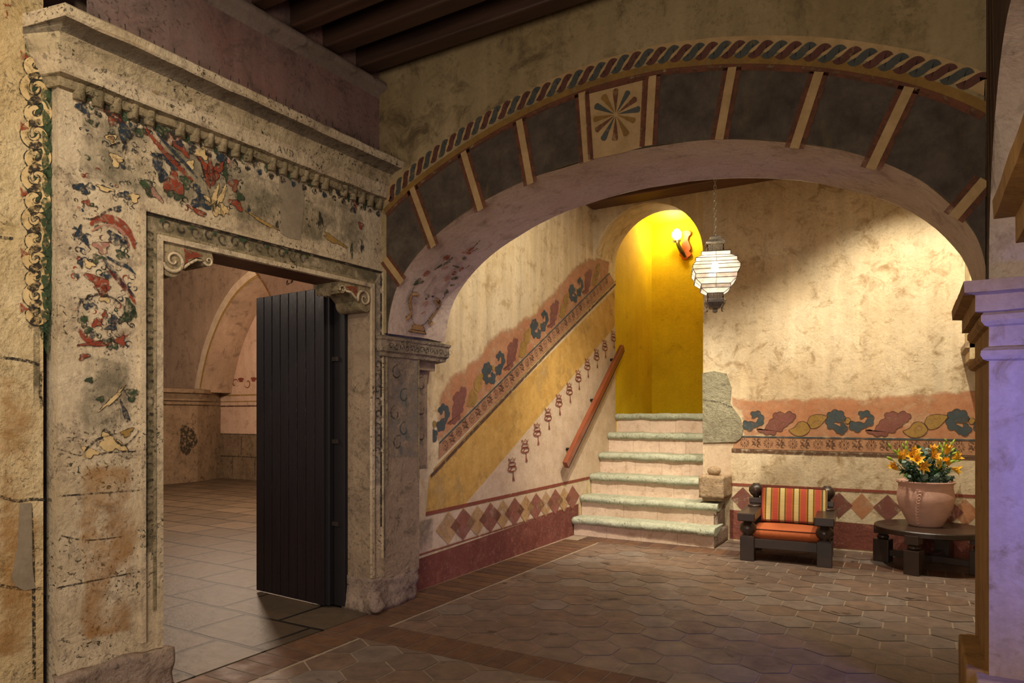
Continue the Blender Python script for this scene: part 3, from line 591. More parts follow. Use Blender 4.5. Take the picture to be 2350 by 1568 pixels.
c=MB(); prof=[(-.02,1.82),(.0,1.825),(.035,1.835),(.04,1.86),(.055,1.872),(.055,1.945),(.065,1.955),(.068,1.972),(.03,1.985),(-.05,1.99)]
rows=[[PP.at(up0-.02-max(o,0),z,-.05) for o,z in prof],[PP.at(up0-.02-max(o,0),z,o) for o,z in prof]]
for i in range(1,25): rows.append([jit(PP.at(up0+(.80-up0)*i/24,z,o),.004) for o,z in prof])
rows.append([PP.at(.80+max(o,0),z,o) for o,z in prof]); rows.append([PP.at(.80+max(o,0),z,-.3) for o,z in prof])
c.grid(rows,'capital',False)
PK=shift(PP,.056)
for i in range(13): 
    u=up0+.02+i*.058; c.rib(PK,spiral((u,1.908),.026,.006,90*(i%2)*2,90*(i%2)*2+400,14),.007,'o_line',1,False)
c.pbox(PP,up1+.01,.76,1.76,1.825,-.3,-.015,'jamb'); c.build('capital',t)
# architrave strip with raised panel right of the door
# ---- the great arch
aw=MB(); xc,z0,ax,bz=-1.49,2.0,1.775,.955; TH_=.70; y0,y1=3.78,4.48
E=[(xc-ax*math.cos(math.pi*i/48),z0+bz*math.sin(math.pi*i/48)**.93) for i in range(49)]
top=4.25
for i in range(48):
    a,b_=E[i],E[i+1]
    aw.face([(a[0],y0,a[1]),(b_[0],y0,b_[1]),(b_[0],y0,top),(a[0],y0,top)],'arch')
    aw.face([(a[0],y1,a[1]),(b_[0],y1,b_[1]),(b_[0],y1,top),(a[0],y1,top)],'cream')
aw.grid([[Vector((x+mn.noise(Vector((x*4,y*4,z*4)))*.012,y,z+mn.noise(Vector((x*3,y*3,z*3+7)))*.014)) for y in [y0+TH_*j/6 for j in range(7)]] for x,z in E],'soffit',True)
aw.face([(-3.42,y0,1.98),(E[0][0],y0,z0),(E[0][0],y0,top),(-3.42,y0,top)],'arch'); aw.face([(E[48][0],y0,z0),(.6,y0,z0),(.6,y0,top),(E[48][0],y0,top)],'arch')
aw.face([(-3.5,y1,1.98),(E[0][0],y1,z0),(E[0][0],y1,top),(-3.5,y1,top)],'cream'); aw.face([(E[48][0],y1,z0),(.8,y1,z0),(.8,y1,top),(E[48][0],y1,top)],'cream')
# paint: voussoirs
def Z5(pts): return zs(880,80,3.015,pts)
def Z6(pts): return zs(1500,50,2.489,pts)
outl=[(887,495),(950,435),(1059,355),(1185,281),(1331,216),(1490,173),(1590,160),(1673,155),(1780,156),(1882,164),(1985,180),(2082,201),(2180,234),(2256,269)]
OU=[AW.uv(*p) for p in outl]; OC=smooth_curve(OU,90)
def edge_z(u): # intrados
    x=u-3.29; k=max(-1,min(1,(x-xc)/ax)); return z0+bz*math.sin(math.acos(-k))**.93
INN=[(u,edge_z(u)+.0) for u,_ in OC]
aw.mesh([AW.at(u,z,.0014) for a in zip(OC,[( (xc+3.29)+((u-(xc+3.29))*.985), 0) for u,_ in OC]) for (u,z) in [a[0]]],[],'a_dark')
# dark ground polygon between intrados and outline
n=len(OC); vs=[]; eu=[(xc+3.29)-ax*math.cos(math.pi*(.0+i/(n-1))) for i in range(n)]
inner=[(E_[0]+3.29,E_[1]) for E_ in [(xc-ax*math.cos(math.pi*i/(n-1)),z0+bz*math.sin(math.pi*i/(n-1))**.93) for i in range(n)]]
g=[AW.at(*p,.0016) for q in zip(OC,inner) for p in q]; aw.mesh(g,[(2*i,2*i+1,2*i+3,2*i+2) for i in range(n-1)],'a_dark')
aw.face([AW.at(OC[0][0],OC[0][1],.0016),AW.at(inner[0][0],inner[0][1],.0016),AW.at(OC[0][0],2.0,.0016)],'a_dark')
g=[AW.at(.0+u,z,.0016) for u,z in ((OC[-1][0],OC[-1][1]),(3.57,3.0),(3.57,2.02),(inner[-1][0],inner[-1][1]))]; aw.face(g,'a_dark')
def offc(c_,d): 
    out=[]
    for i,p in enumerate(c_):
        a=c_[max(i-1,0)]; b=c_[min(i+1,len(c_)-1)]; dx,dz=b[0]-a[0],b[1]-a[1]; l=math.hypot(dx,dz); out.append((p[0]-dz/l*d,p[1]+dx/l*d))
    return out
aw.rib(AW,OC,.035,'a_red',3,False); aw.rib(AW,offc(OC,.036),.046,'a_ochre',2,False)
aw.rib(AW,offc(OC,.12),.085,'a_cream',1,False)
DV=[((924,649),(884,594)),((996,567),(946,432)),((1104,483),(1064,349)),((1218,423),(1192,276)),((1348,372),(1336,213)),((1489,335),(1498,175)),((1651,321),(1681,155)),((1823,341),(1880,166)),((1998,389),(2087,201)),((2187,500),(2261,414))]
for a,b_ in DV:
    A_,B_=AW.uv(*a),AW.uv(*b_); dx,dz=B_[0]-A_[0],B_[1]-A_[1]; l=math.hypot(dx,dz); nx,nz_=-dz/l,dx/l
    aw.rib(AW,[A_,B_],.046,'a_cream',4,False)
    for s in (-1,1): aw.rib(AW,[(A_[0]+nx*s*.036,A_[1]+nz_*s*.036),(B_[0]+nx*s*.036,B_[1]+nz_*s*.036)],.026,'a_red',3,False)
# flower panel
aw.pp(AW,Z5([(1425,410),(1815,312),(1790,780),(1640,822),(1455,860)]),'a_cream',3)
aw.rib(AW,Z5([(1400,400),(1840,290)]),.026,'a_red',5); aw.rib(AW,Z5([(1812,310),(1790,775)]),.028,'a_red',5); aw.rib(AW,Z5([(1410,405),(1435,865)]),.028,'a_red',5)
fc=Z5([(1610,555)])[0]
for (x,y,m) in ((1608,375,'a_red'),(1700,390,'a_blue'),(1755,440,'a_red'),(1780,515,'a_blue'),(1745,600,'a_ochre'),(1690,700,'a_ochre'),(1605,738,'a_red'),(1518,735,'a_blue'),(1468,670,'a_red'),(1455,590,'a_ochre'),(1465,492,'a_blue'),(1520,420,'a_ochre')):
    a=AW.uv(*fc); b_=AW.uv(*Z5([(x,y)])[0]); dx,dz=b_[0]-a[0],b_[1]-a[1]; l=math.hypot(dx,dz); ux,uz=dx/l,dz/l
    P=[(a[0]+ux*l*.06,a[1]+uz*l*.06)]+[(a[0]+ux*l*(.90+.10*math.cos(q))-uz*l*.125*math.sin(q),a[1]+uz*l*(.90+.10*math.cos(q))+ux*l*.125*math.sin(q)) for q in [math.pi*(.62-1.24*k_/10) for k_ in range(11)]]
    aw.pu(AW,P,m,5)
# rope border
RC=smooth_curve([AW.uv(*p) for p in [(893,452),(906,438),(946,398),(993,359),(1079,299),(1165,249),(1268,203),(1377,163),(1484,133),(1600,120),(1701,114),(1801,116),(1902,124),(2002,136),(2103,154),(2180,172),(2252,192)]],400)
acc=[0]
for i in range(1,len(RC)): acc.append(acc[-1]+math.hypot(RC[i][0]-RC[i-1][0],RC[i][1]-RC[i-1][1]))
def rc(s):
    s=max(0,min(acc[-1]-1e-4,s)); i=next(j for j in range(1,len(acc)) if acc[j]>=s); t=(s-acc[i-1])/(acc[i]-acc[i-1]+1e-9); p=lerp(RC[i-1],RC[i],t); a,b=RC[i-1],RC[i]; l=math.hypot(b[0]-a[0],b[1]-a[1]); return p,((b[0]-a[0])/l,(b[1]-a[1])/l)
step=acc[-1]/51
for k in range(51):
    pts=[]
    for q,off in smooth_curve([(-.60,-.020),(-.50,-.026),(-.30,-.027),(-.10,-.012),(.10,.012),(.30,.027),(.50,.026),(.60,.020)],26):
        p,d=rc(k*step+step*(.5+q)); pts.append((p[0]-d[1]*off,p[1]+d[0]*off))
    aw.rib(AW,pts,.040,('a_rope_red','a_blue')[k%2],3+(k%2),False)
# vase and flowers on the left of the soffit
PS=Plane((-3.272,3.78),(0,1),(1,0))
def SO(pts): return zs(880,540,6.272,pts)
def sof(px,py):
    # hit the soffit: solve along the curved surface
    d=ray(px,py); best=None
    for i in range(60):
        a=(xc-ax*math.cos(math.pi*i/120),z0+bz*math.sin(math.pi*i/120)**.93); b=(xc-ax*math.cos(math.pi*(i+1)/120),z0+bz*math.sin(math.pi*(i+1)/120)**.93)
        nx,nz_=(b[1]-a[1]),-(b[0]-a[0]); den=nx*d.x+nz_*d.z
        if abs(den)<1e-9: continue
        t=(nx*(a[0]-CAM.x)+nz_*(a[1]-CAM.z))/den; q=CAM+d*t
        if t>0 and min(a[1],b[1])-1e-4<=q.z<=max(a[1],b[1])+1e-4 and 3.6<q.y<4.7:
            l=math.hypot(nx,nz_); return q+Vector((nx/l,0,nz_/l))*.016
    return None
def sribbon(pts,w_,m,extra=0.):
    q=[sof(*p) for p in SO(pts)]; q=[x for x in q if x]
    if len(q)<2: return
    L=[]; n=len(q)
    for i,p in enumerate(q):
        d=(q[min(i+1,n-1)]-q[max(i-1,0)]); s=Vector((0,1,0)) if abs(d.normalized().y)<.7 else Vector((0,0,1)); s=(s-d.normalized()*s.dot(d.normalized())).normalized()
        L+= [p+s*w_/2+Vector((extra,0,-extra)),p-s*w_/2+Vector((extra,0,-extra))]
    aw.mesh(L,[(2*i,2*i+1,2*i+3,2*i+2) for i in range(n-1)],m)
def spoly(pts,m,extra=0.):
    q=[sof(*p) for p in SO(pts)]; q=[x+Vector((extra,0,-extra)) for x in q if x]
    if len(q)>2: aw.face(q,m)
spoly([(405,1275),(550,1295),(565,1370),(590,1425),(330,1385),(375,1350)],'p_tan'); sribbon([(330,1385),(590,1425)],.008,'o_line',.001); sribbon([(380,1355),(570,1385)],.006,'o_line',.001); sribbon([(405,1275),(375,1350),(330,1385)],.006,'o_line',.001); sribbon([(550,1295),(565,1370),(590,1425)],.006,'o_line',.001)
for pts in ([(455,880),(470,840),(430,830),(385,850),(360,910),(355,980),(375,1060),(370,1130),(330,1180),(300,1200)],[(790,960),(770,920),(735,915),(735,960),(770,970),(795,940),(790,1000),(740,1090),(680,1160),(640,1220),(650,1280),(690,1250)]):
    sribbon(smooth_curve(pts,30),.030,'o_line'); sribbon(smooth_curve(pts,30),.021,'p_tan',.0012)
sribbon(smooth_curve([(380,1130),(390,1210),(430,1280),(500,1295),(560,1280),(620,1220)],20),.008,'o_line'); sribbon(smooth_curve([(400,820),(400,770),(440,710)],10),.008,'o_line'); sribbon(smooth_curve([(820,910),(860,870),(860,820)],10),.010,'o_line')
def sblob(x,y,a,b,r,m):
    spoly([(x+a*math.cos(t)*math.cos(r)-b*math.sin(t)*math.sin(r),y+a*math.cos(t)*math.sin(r)+b*math.sin(t)*math.cos(r)) for t in [2*math.pi*i/14 for i in range(14)]],m)
for q in ((895,300,58,34,-.5,'o_red'),(600,535,60,34,-.8,'o_red'),(870,450,55,26,-.3,'o_pink'),(1000,525,45,24,-.7,'o_red'),(905,600,60,30,-.9,'o_pink'),(1105,470,45,20,-.7,'o_red'),(1250,175,55,20,-.6,'o_red'),(1150,220,40,18,-.2,'o_pink'),(1210,235,40,24,-.3,'o_red'),
 (470,650,70,26,-.8,'o_green'),(440,690,60,16,-.4,'o_green'),(530,660,36,20,-.5,'o_green'),(860,395,100,18,-.4,'o_green'),(760,450,70,10,-.6,'o_line'),(940,330,60,14,-.7,'o_green'),(1010,600,60,22,-.3,'o_green'),(1150,310,36,22,-.5,'o_green'),(1030,430,60,12,.3,'o_green'),(890,800,40,30,-.8,'o_green'),(970,700,40,14,-.2,'o_green'),(1330,100,80,8,-.8,'o_line'),(1200,430,50,8,-.6,'o_line'),(1300,190,60,8,-.5,'o_green'),(580,980,30,60,.6,'o_pink'),(610,880,20,50,.6,'o_dark'),(690,870,22,16,.3,'o_dark'),(550,1110,40,12,-.6,'o_pink')): sblob(*q)
struct(aw,'wall_arch','great painted arch with dark voussoirs, a rope border and a flower panel','arch')
# ---- right pier and arcade wall toward the viewer
def pier(x0,yf,yb,label,base=True):
    t=thing('pier',label,'pier',(x0+.4,(yf+yb)/2,0))
    b=MB(); X1=x0+.85
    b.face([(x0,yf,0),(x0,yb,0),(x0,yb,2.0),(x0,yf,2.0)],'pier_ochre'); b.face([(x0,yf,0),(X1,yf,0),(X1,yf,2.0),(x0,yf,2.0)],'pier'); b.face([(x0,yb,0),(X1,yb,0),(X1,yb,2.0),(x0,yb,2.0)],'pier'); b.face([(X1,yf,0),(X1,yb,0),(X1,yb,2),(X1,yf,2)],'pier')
    b.build('shaft',t,0)
    c=MB(); prof=[(0,1.64),(.02,1.648),(.030,1.665),(.028,1.685),(.012,1.70),(0,1.705),(0,1.79),(.018,1.797),(.032,1.815),(.032,1.84),(.022,1.852),(.055,1.855),(.055,1.925),(.098,1.935),(.1,1.985),(0,1.99)]
    rows=[]
    for cx_,cy_,sx,sy in ((X1,yf,1,-1),(x0,yf,-1,-1),(x0,yb,-1,1),(X1,yb,1,1)): rows.append([Vector((cx_+(o*sx),cy_+o*sy,z)) for o,z in prof])
    n=len(prof)
    def sub(a,b,k): return [[p.lerp(q,i/k)+mn.noise_vector(p.lerp(q,i/k)*6)*.005 for p,q in zip(a,b)] for i in range(k+1)]
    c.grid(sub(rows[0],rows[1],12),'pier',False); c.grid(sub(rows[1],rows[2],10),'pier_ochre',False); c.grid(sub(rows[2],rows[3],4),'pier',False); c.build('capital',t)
    if base:
        s=MB(); s.box((x0-.045,yf+.12,0),(x0+.3,yb+.03,.215),'pier_ochre'); s.build('plinth_block',t,.012)
        s=MB(); s.box((x0-.085,yf+.02,0),(x0+.2,yb-.2,.27),'pier_ochre'); s.box((x0-.05,yf-.08,0),(X1,yf+.1,.26),'pier'); s.build('plinth_front',t,.012)
    return t
pier(.283,3.65,4.44,'thick plaster pier at right with ochre side, blue-lit front and moulded capital')
pier(.283,1.4,2.16,'ochre moulded capital of the nearer pier, cut off by the right edge',False)
rc_=MB(); yc,ay,bz2=2.905,.745,.815
E2=[(yc-ay*math.cos(math.pi*i/32),z0+bz2*math.sin(math.pi*i/32)) for i in range(33)]
for i in range(32): a,b_=E2[i],E2[i+1]; rc_.face([(.283,a[0],a[1]),(.283,b_[0],b_[1]),(.283,b_[0],top),(.283,a[0],top)],'arcade')
rc_.face([(.283,3.65,2),(.283,3.8,2),(.283,3.8,top),(.283,3.65,top)],'arcade'); rc_.face([(.283,-1,2),(.283,2.16,2),(.283,2.16,top),(.283,-1,top)],'arcade')
rc_.grid([[Vector((.283+.85*j/5,y,z)) for j in range(6)] for y,z in E2],'soffit',True)
RW=Plane((.283,3.78),(0,-1),(-1,0))
for k in range(7): 
    y=3.72-k*.035; rc_.rib(RW,smooth_curve([(3.78-y,3.9),(3.78-y+.03,3.2),(3.78-y+.05+.01*k,2.7),(3.78-y+.10,2.35)],14),.012,('a_cream','a_red','a_dark')[k%3],1,False)
struct(rc_,'wall_right','dark streaked arcade wall rising above the right pier','wall')
# ---- ceiling of the front hall and its beams
ce=MB(); ce.box((-3.5,-3,4.12),(1.4,3.82,4.2),'beam'); struct(ce,'ceiling','dark timber ceiling boards above the beams','ceiling')
BY=[(3.36,3.66,'fourth from left, running close to the arch wall'),(2.98,3.215,'third from left'),(2.66,2.86,'second from left'),(2.36,2.52,'leftmost, at the top edge')]
BY=[(PW.hit(816,150).y,PW.hit(845,184).y,'dark ceiling beam nearest to the painted arch wall'),(PW.hit(738,100).y,PW.hit(771,145).y,'dark ceiling beam, second from the painted arch wall'),(PW.hit(661,60).y,PW.hit(689,96).y,'dark ceiling beam, third from the painted arch wall'),(PW.hit(569,10).y,PW.hit(601,45).y,'dark ceiling beam, farthest from the painted arch wall')]
for a,b_,lab in BY:
    b=MB(); b.box((-3.36,a,3.825),(1.3,b_,4.13),'beam'); o=b.build('ceiling_beam',None,.012); o['label']=lab; o['category']='beam'; o['group']='front hall ceiling beams'
# ---- stair hall walls
sw=MB(); sw.face([SW.at(-.6,0),SW.at(4.25,0),SW.at(4.25,4.3),SW.at(-.6,4.3)],'cream')
def Z(pts): return zs(850,500,1.845,pts)
sw.pp(SW,[(940,1290),(1327,1158),(1327,1230),(1300,1240),(940,1368)],'redbase',2)
sw.pp(SW,[(985,1093),(1066,1012),(1267,808),(1411,664),(1411,749),(1067,1158),(977,1180)],'yband',1)
sw.pp(SW,[(1067,1160),(1412,750),(1412,1060),(1360,1094)],'white',1)
sw.pp(SW,[(975,1188),(1351,1104),(1330,1155),(958,1272)],'white',1)
sw.rib(SW,[(977,1180),(1351,1097)],.032,'p_redline',3); sw.rib(SW,[(958,1275),(1327,1158)],.012,'p_redline',3)
og=[(1007,1018),(1010,905),(1020,880),(1040,858),(1070,842),(1090,826),(1106,812),(1120,785),(1140,765),(1160,752),(1185,742),(1208,728),(1229,716),(1250,690),(1275,660),(1300,634),(1325,606),(1345,594),(1385,584),(1400,600),(1392,640)]
sw.ps(SW,og,'orange',2,.10)
bA,bB=SW.uv(1007,1017),SW.uv(1398,627); cA,cB=SW.uv(1006,1055),SW.uv(1410,648)
sw.pu(SW,[bA,bB,cB,cA],'band',3); sw.rib(SW,[bA,bB],.016,'p_teal',5,False); sw.rib(SW,[(988,1093),(1272,792),(1412,652)],.030,'p_brown',4); sw.rib(SW,[(995,1078),(1272,782),(1412,645)],.018,'p_tan',5)
dS=Vector((bB[0]-bA[0],bB[1]-bA[1])); LS=dS.length; dS=dS/LS; nS=Vector((-dS.y,dS.x))
bw=abs((Vector(cA)-Vector(bA)).dot(nS))
def stencil(mb,pl,o,d,L,h,per,lay=5,m='p_brown'):
    n=Vector((-d.y,d.x)); k=int(L/per)
    for i in range(k):
        c=Vector(o)+d*(per*(i+.5)); q=lambda a,b: (c.x+d.x*a+n.x*b,c.y+d.y*a+n.y*b)
        if i%2==0:
            for j in range(12):
                t=2*math.pi*j/12; r0,r1=h*.14,h*.42; w_=.10
                mb.pu(pl,[q(r0*math.cos(t),r0*math.sin(t)),q(r1*math.cos(t-w_),r1*math.sin(t-w_)),q(r1*math.cos(t+w_),r1*math.sin(t+w_))],m,lay)
            mb.pu(pl,[q(h*.07*math.cos(2*math.pi*j/8),h*.10*math.sin(2*math.pi*j/8)) for j in range(8)],m,lay)
        else:
            for sx in (-1,1):
                for sy in (-1,1):
                    P=arc((sx*h*.22,sy*h*.22),h*.20,0,300,10); P2=arc((sx*h*.22+sx*h*.05,sy*h*.22+sy*h*.03),h*.12,300,0,8)
                    mb.pu(pl,[q(*p) for p in P+P2],m,lay)
            mb.pu(pl,[q(h*.05,0),q(0,h*.07),q(-h*.05,0),q(0,-h*.07)],m,lay)
stencil(sw,SW,tuple(Vector(bA)-nS*bw*.5),dS,LS,bw*.92,.118,6,'p_brown')
# leaf motifs traced from the frieze of the back wall
def ZB(pts): return zs(1650,850,3.1357,pts)
LEAF={'teal1':[(775,340),(790,305),(830,288),(870,290),(900,315),(908,350),(890,372),(850,370),(830,385),(845,398),(870,400),(880,383),(905,385),(922,410),(918,440),(890,458),(855,455),(838,430),(800,420),(775,395),(772,360)],
 'dot':[(905,350),(930,340),(948,358),(940,380),(915,382)],
 'teal2':[(1012,330),(1010,305),(1045,292),(1080,300),(1108,335),(1112,375),(1085,405),(1045,412),(1020,435),(985,442),(950,425),(937,395),(950,372),(985,370),(1020,378),(1055,372),(1072,350),(1050,335),(1020,345)],
 'maroon':[(1052,430),(1100,432),(1130,420),(1150,380),(1185,350),(1200,315),(1235,298),(1280,308),(1330,298),(1368,315),(1376,350),(1340,375),(1320,400),(1290,410),(1270,440),(1225,450),(1200,470),(1150,472),(1100,460)],
 'ochre':[(1322,438),(1370,415),(1400,380),(1440,370),(1475,385),(1500,410),(1495,445),(1460,475),(1400,485),(1350,465)],
 'ochre2':[(1478,380),(1500,335),(1550,318),(1610,320),(1650,335),(1620,370),(1585,405),(1540,425),(1500,420)]}
LC={'teal1':'p_teal','teal2':'p_teal','maroon':'p_maroon','ochre':'p_ochre','ochre2':'p_ochre','dot':'p_ochre'}
bz0=BW.uv(*ZB([(880,490)])[0])
LOC={k:[(BW.uv(*p)[0]-BW.uv(*ZB([(775,480)])[0])[0],BW.uv(*p)[1]-1.175) for p in ZB(v)] for k,v in LEAF.items()}
per=BW.uv(*ZB([(1640,480)])[0])[0]-BW.uv(*ZB([(775,480)])[0])[0]
def scallop(Q,amp=.017,pitch=.078):
    n=len(Q); A=sum(Q[i][0]*Q[(i+1)%n][1]-Q[(i+1)%n][0]*Q[i][1] for i in range(n)); sg=1 if A>0 else -1
    L=[0]
    for i in range(1,n): L.append(L[-1]+math.hypot(Q[i][0]-Q[i-1][0],Q[i][1]-Q[i-1][1]))
    k=max(3,round(L[-1]/pitch)); out=[]
    for i in range(n):
        a,b=Q[max(i-1,0)],Q[min(i+1,n-1)]; dx,dz=b[0]-a[0],b[1]-a[1]; l=math.hypot(dx,dz) or 1; e=amp*(abs(math.sin(math.pi*k*L[i]/L[-1]))-.5)
        out.append((Q[i][0]+dz/l*e*sg,Q[i][1]-dx/l*e*sg))
    return out
def frieze(mb,pl,fn,s0,n,lay,umin,umax,line=True):
    for i in range(n):
        for k,P in LOC.items():
            Q=smooth_curve(P+P[:1],5*len(P))
            if k in ('teal1','teal2','maroon'): Q=scallop(Q)
            Q=[fn(s0+i*per+a,b) for a,b in Q]
            Q=[(min(max(u,umin),umax),z) for u,z in Q]
            if max(q[0] for q in Q)-min(q[0] for q in Q)<.03: continue
            mb.pu(pl,Q,LC[k],lay); (mb.rib(pl,Q,.006,'p_brown',lay+1,False) if line else None)
def onslope(a,b): p=Vector(bA)+dS*a*1.0+nS*(b*.92+.01); return (p.x,p.y)
frieze(sw,SW,onslope,-1.25,5,4,.10,4.1,False)
# little trees
TR=[(600,1065),(655,985),(706,915),(752,850),(798,790),(842,740),(880,685),(918,635),(957,595),(992,555),(1028,515)]
for x,y in TR:
    c=SW.uv(*Z([(x,y)])[0]); q=lambda a,b:(c[0]+a*.115,c[1]+b*.115)
    m='p_redline'; L=6
    sw.rib(SW,[q(*p) for p in ((-.75,.95),(-.55,.62),(.25,.62),(.45,.98),(.2,.78),(-.1,1.0),(-.35,.78),(-.75,.95))],.010,m,L,False)
    sw.rib(SW,[q(*p) for p in arc((-.12,.42),.62,0,360,18,.17)],.010,m,L,False); sw.rib(SW,[q(*p) for p in arc((-.1,.05),.72,0,360,20,.24)],.013,m,L,False)
    sw.rib(SW,[q(*p) for p in ((-.5,-.1),(-.1,.2),(.4,.25))],.012,m,L,False)
    sw.pu(SW,[q(*p) for p in ((.02,-.15),(.12,-.15),(.16,-.6),(.36,-1.05),(-.05,-.98),(.04,-.6))],m,L)
DI=[(1020,1207),(1062,1196),(1127,1175),(1183,1161),(1233,1150),(1278,1142),(1313,1129)]
us=[SW.uv(*p)[0] for p in DI]
P0=[us[1]+(us[-1]-us[1])*(i)/10 for i in range(-3,11)]
for i,u in enumerate(P0):
    if u<.12: continue
    m='d_red' if (i+1)%2==0 else 'd_tan'; h=.142; wd=.20 if (i+1)%2==0 else .18
    sw.pu(SW,[(u-wd,.445),(u,.445+h),(u+wd,.445),(u,.445-h)],m,4)
sw.ps(SW,[(-.1,.30),(.10,.30),(.12,.57),(-.1,.57)],'stain_d',5,.06,False)
struct(sw,'wall_stairs','stair wall painted with a sloping leaf frieze, small trees and diamonds','wall')
# back wall with the arched stair opening
bw_=MB(); cx_,cz_,r_=-2.782,3.27,.69
A1=[(cx_-r_*math.cos(math.pi*i/28),cz_+r_*math.sin(math.pi*i/28)) for i in range(29)]; yb=7.88; yt=8.62
for i in range(28): a,b_=A1[i],A1[i+1]; bw_.face([(a[0],yb,a[1]),(b_[0],yb,b_[1]),(b_[0],yb,4.3),(a[0],yb,4.3)],'cream')
bw_.face([(-2.092,yb,0),(.70,yb,0),(.70,yb,1.25),(-2.092,yb,1.25)],'cream_rough'); bw_.face([(-2.092,yb,1.25),(.70,yb,1.25),(.70,yb,4.3),(-2.092,yb,4.3)],'cream_rough')
bw_.grid([[Vector((x*1.0,yb+(yt-yb)*j/5,z+.10*j/5)) for j in range(6)] for x,z in A1],'cream',True)
bw_.face([(-2.092,yb,0),(-2.092,yb,cz_),(-2.092,yt,cz_),(-2.092,yt,0)],'cream')
def bp(pts,m,lay=1): bw_.pp(BW,pts,m,lay)
og=ZB([(95,190),(160,200),(300,215),(450,200),(600,205),(760,190),(900,200),(1100,190),(1300,170),(1500,160),(1700,155),(1870,150),(1870,510),(1300,505),(800,495),(180,480),(180,400),(150,300),(80,262)])
bw_.ps(BW,og,'orange',1,.08)
def ok(a,b): return (a,1.175+b)
u1=BW.uv(*ZB([(775,480)])[0])[0]
frieze(bw_,BW,ok,u1-per,4,3,.14,2.5)
zt_,zb_=1.167,1.045
bw_.pu(BW,[(.06,zt_),(2.5,zt_),(2.5,1.02),(.03,1.035)],'band',2); bw_.rib(BW,[(.13,1.17),(2.5,1.168)],.016,'p_teal',5,False); bw_.rib(BW,[(.02,1.005),(2.5,.992)],.030,'p_brown',3,False); bw_.rib(BW,[(.02,1.03),(2.5,1.016)],.012,'p_brown',4,False)
stencil(bw_,BW,(.10,1.103),Vector((1,0)),2.4,.118,.125,5,'p_brown')
bw_.rib(BW,[(-.1,.632),(.7,.63),(1.5,.632),(2.5,.629)],.030,'p_redline',3,False)
for (x,y,m) in ((1705,1142,'p_maroon'),(1925,1158,'p_maroon'),(1978,1160,'orange'),(2037,1163,'p_maroon'),(2175,1165,'p_maroon'),(2215,1165,'orange')):
    u,z=BW.uv(x,y); z=.47; a=.13 if m!='orange' else .12; bw_.pu(BW,[(u-a,z),(u,z+.135),(u+a,z),(u,z-.135)],m,3 if m!='orange' else 2)
bw_.pu(BW,[(0,.02),(2.5,.02),(2.5,.27),(1.4,.29),(.9,.30),(0,.345)],'redbase2' if 'redbase2' in M else 'redbase',2)
# green-grey exposed stones at the opening
for pts in ([(1613,857),(1640,852),(1668,858),(1679,890),(1676,925),(1684,938),(1700,960),(1706,985),(1702,1005),(1690,1014),(1614,1016)],):
    q=[BW.hit(*p) for p in pts]; f=[p+BW.n*.022 for p in q]; n=len(q)
    bw_.mesh(q+f,[tuple(range(n,2*n))]+[(i,(i+1)%n,(i+1)%n+n,i+n) for i in range(n)],'greenstone')
bw_.rib(BW,[(1615,918),(1650,922),(1682,935)],.008,'o_line',20)
bp([(1617,1018),(1677,1018),(1677,1090),(1617,1090)],'white',1)
struct(bw_,'wall_back','back wall painted with a leaf frieze, pierced by the arched stair opening','wall')
rw=MB(); rw.face([(.70,4.4,0),(.70,7.9,0),(.70,7.9,4.3),(.70,4.4,4.3)],'cream_rough')
rw.face([(.42,7.2,1.9),(.42,7.9,1.9),(.42,7.9,4.3),(.42,7.2,4.3)],'cream'); rw.face([(.42,7.2,1.9),(.7,7.2,1.9),(.7,7.2,4.3),(.42,7.2,4.3)],'cream')
rw.face([(.42,7.2,1.9),(.7,7.2,1.9),(.7,7.9,1.9),(.42,7.9,1.9)],'cream')
struct(rw,'wall_right','plain plaster side wall of the stair hall behind the right pier','wall')
b=MB(); q=[]
for (o,z) in ((.0,1.58),(.03,1.60),(.09,1.68),(.15,1.80),(.16,1.83),(.20,1.86),(.21,1.90),(.19,1.92),(.22,1.97),(.25,2.0),(.25,2.05)):
    q.append([Vector((.70-o*1.25,7.88,z)),Vector((.70-o*1.25,7.2+(.25-o)*.6,z)),Vector((.70,7.2+(.25-o)*.6,z))])
b.grid(q,'newel',False); o=b.build('corbel',label='pale tapering plaster corbel in the corner behind the right pier capital',category='corbel')
hc=MB(); hc.box((-3.6,4.4,4.2),(.9,8.0,4.28),'beam2'); struct(hc,'ceiling','brown boarded ceiling of the stair hall','ceiling')
b=MB(); b.box((-3.45,7.56,3.975),(.7,7.875,4.2),'beam2'); b.box((-3.45,7.50,4.03),(.7,7.56,4.05),'rail' if False else 'beam2'); o=b.build('ceiling_beam',None,.01); o['label']='brown beam along the top of the back wall, above the lantern'; o['category']='beam'
# upper landing
lw=MB(); lw.face([(-3.47,yt,1.2),(-3.478,10.14,1.2),(-3.478,10.14,4.33),(-3.47,yt,4.33)],'yellow'); lw.face([(-3.48,10.14,1.2),(-1.2,10.14,1.2),(-1.2,10.14,4.33),(-3.48,10.14,4.33)],'yellow')
lw.face([(-1.2,yb+.2,1.2),(-1.2,10.14,1.2),(-1.2,10.14,4.33),(-1.2,yb+.2,4.33)],'yellow'); lw.face([(-3.48,yt-.5,4.33),(-1.2,yt-.5,4.33),(-1.2,10.14,4.33),(-3.48,10.14,4.33)],'yellow')
A2=[(x,z+.10) for x,z in A1]
for i in range(28): a,b_=A2[i],A2[i+1]; lw.face([(a[0],yt,a[1]),(b_[0],yt,b_[1]),(b_[0],yt,4.35),(a[0],yt,4.35)],'yellow')
lw.face([(-2.092,yt,1.2),(-1.2,yt,1.2),(-1.2,yt,4.35),(-2.092,yt,4.35)],'yellow')
struct(lw,'wall_landing','yellow painted walls of the upper landing at the head of the stairs','wall')
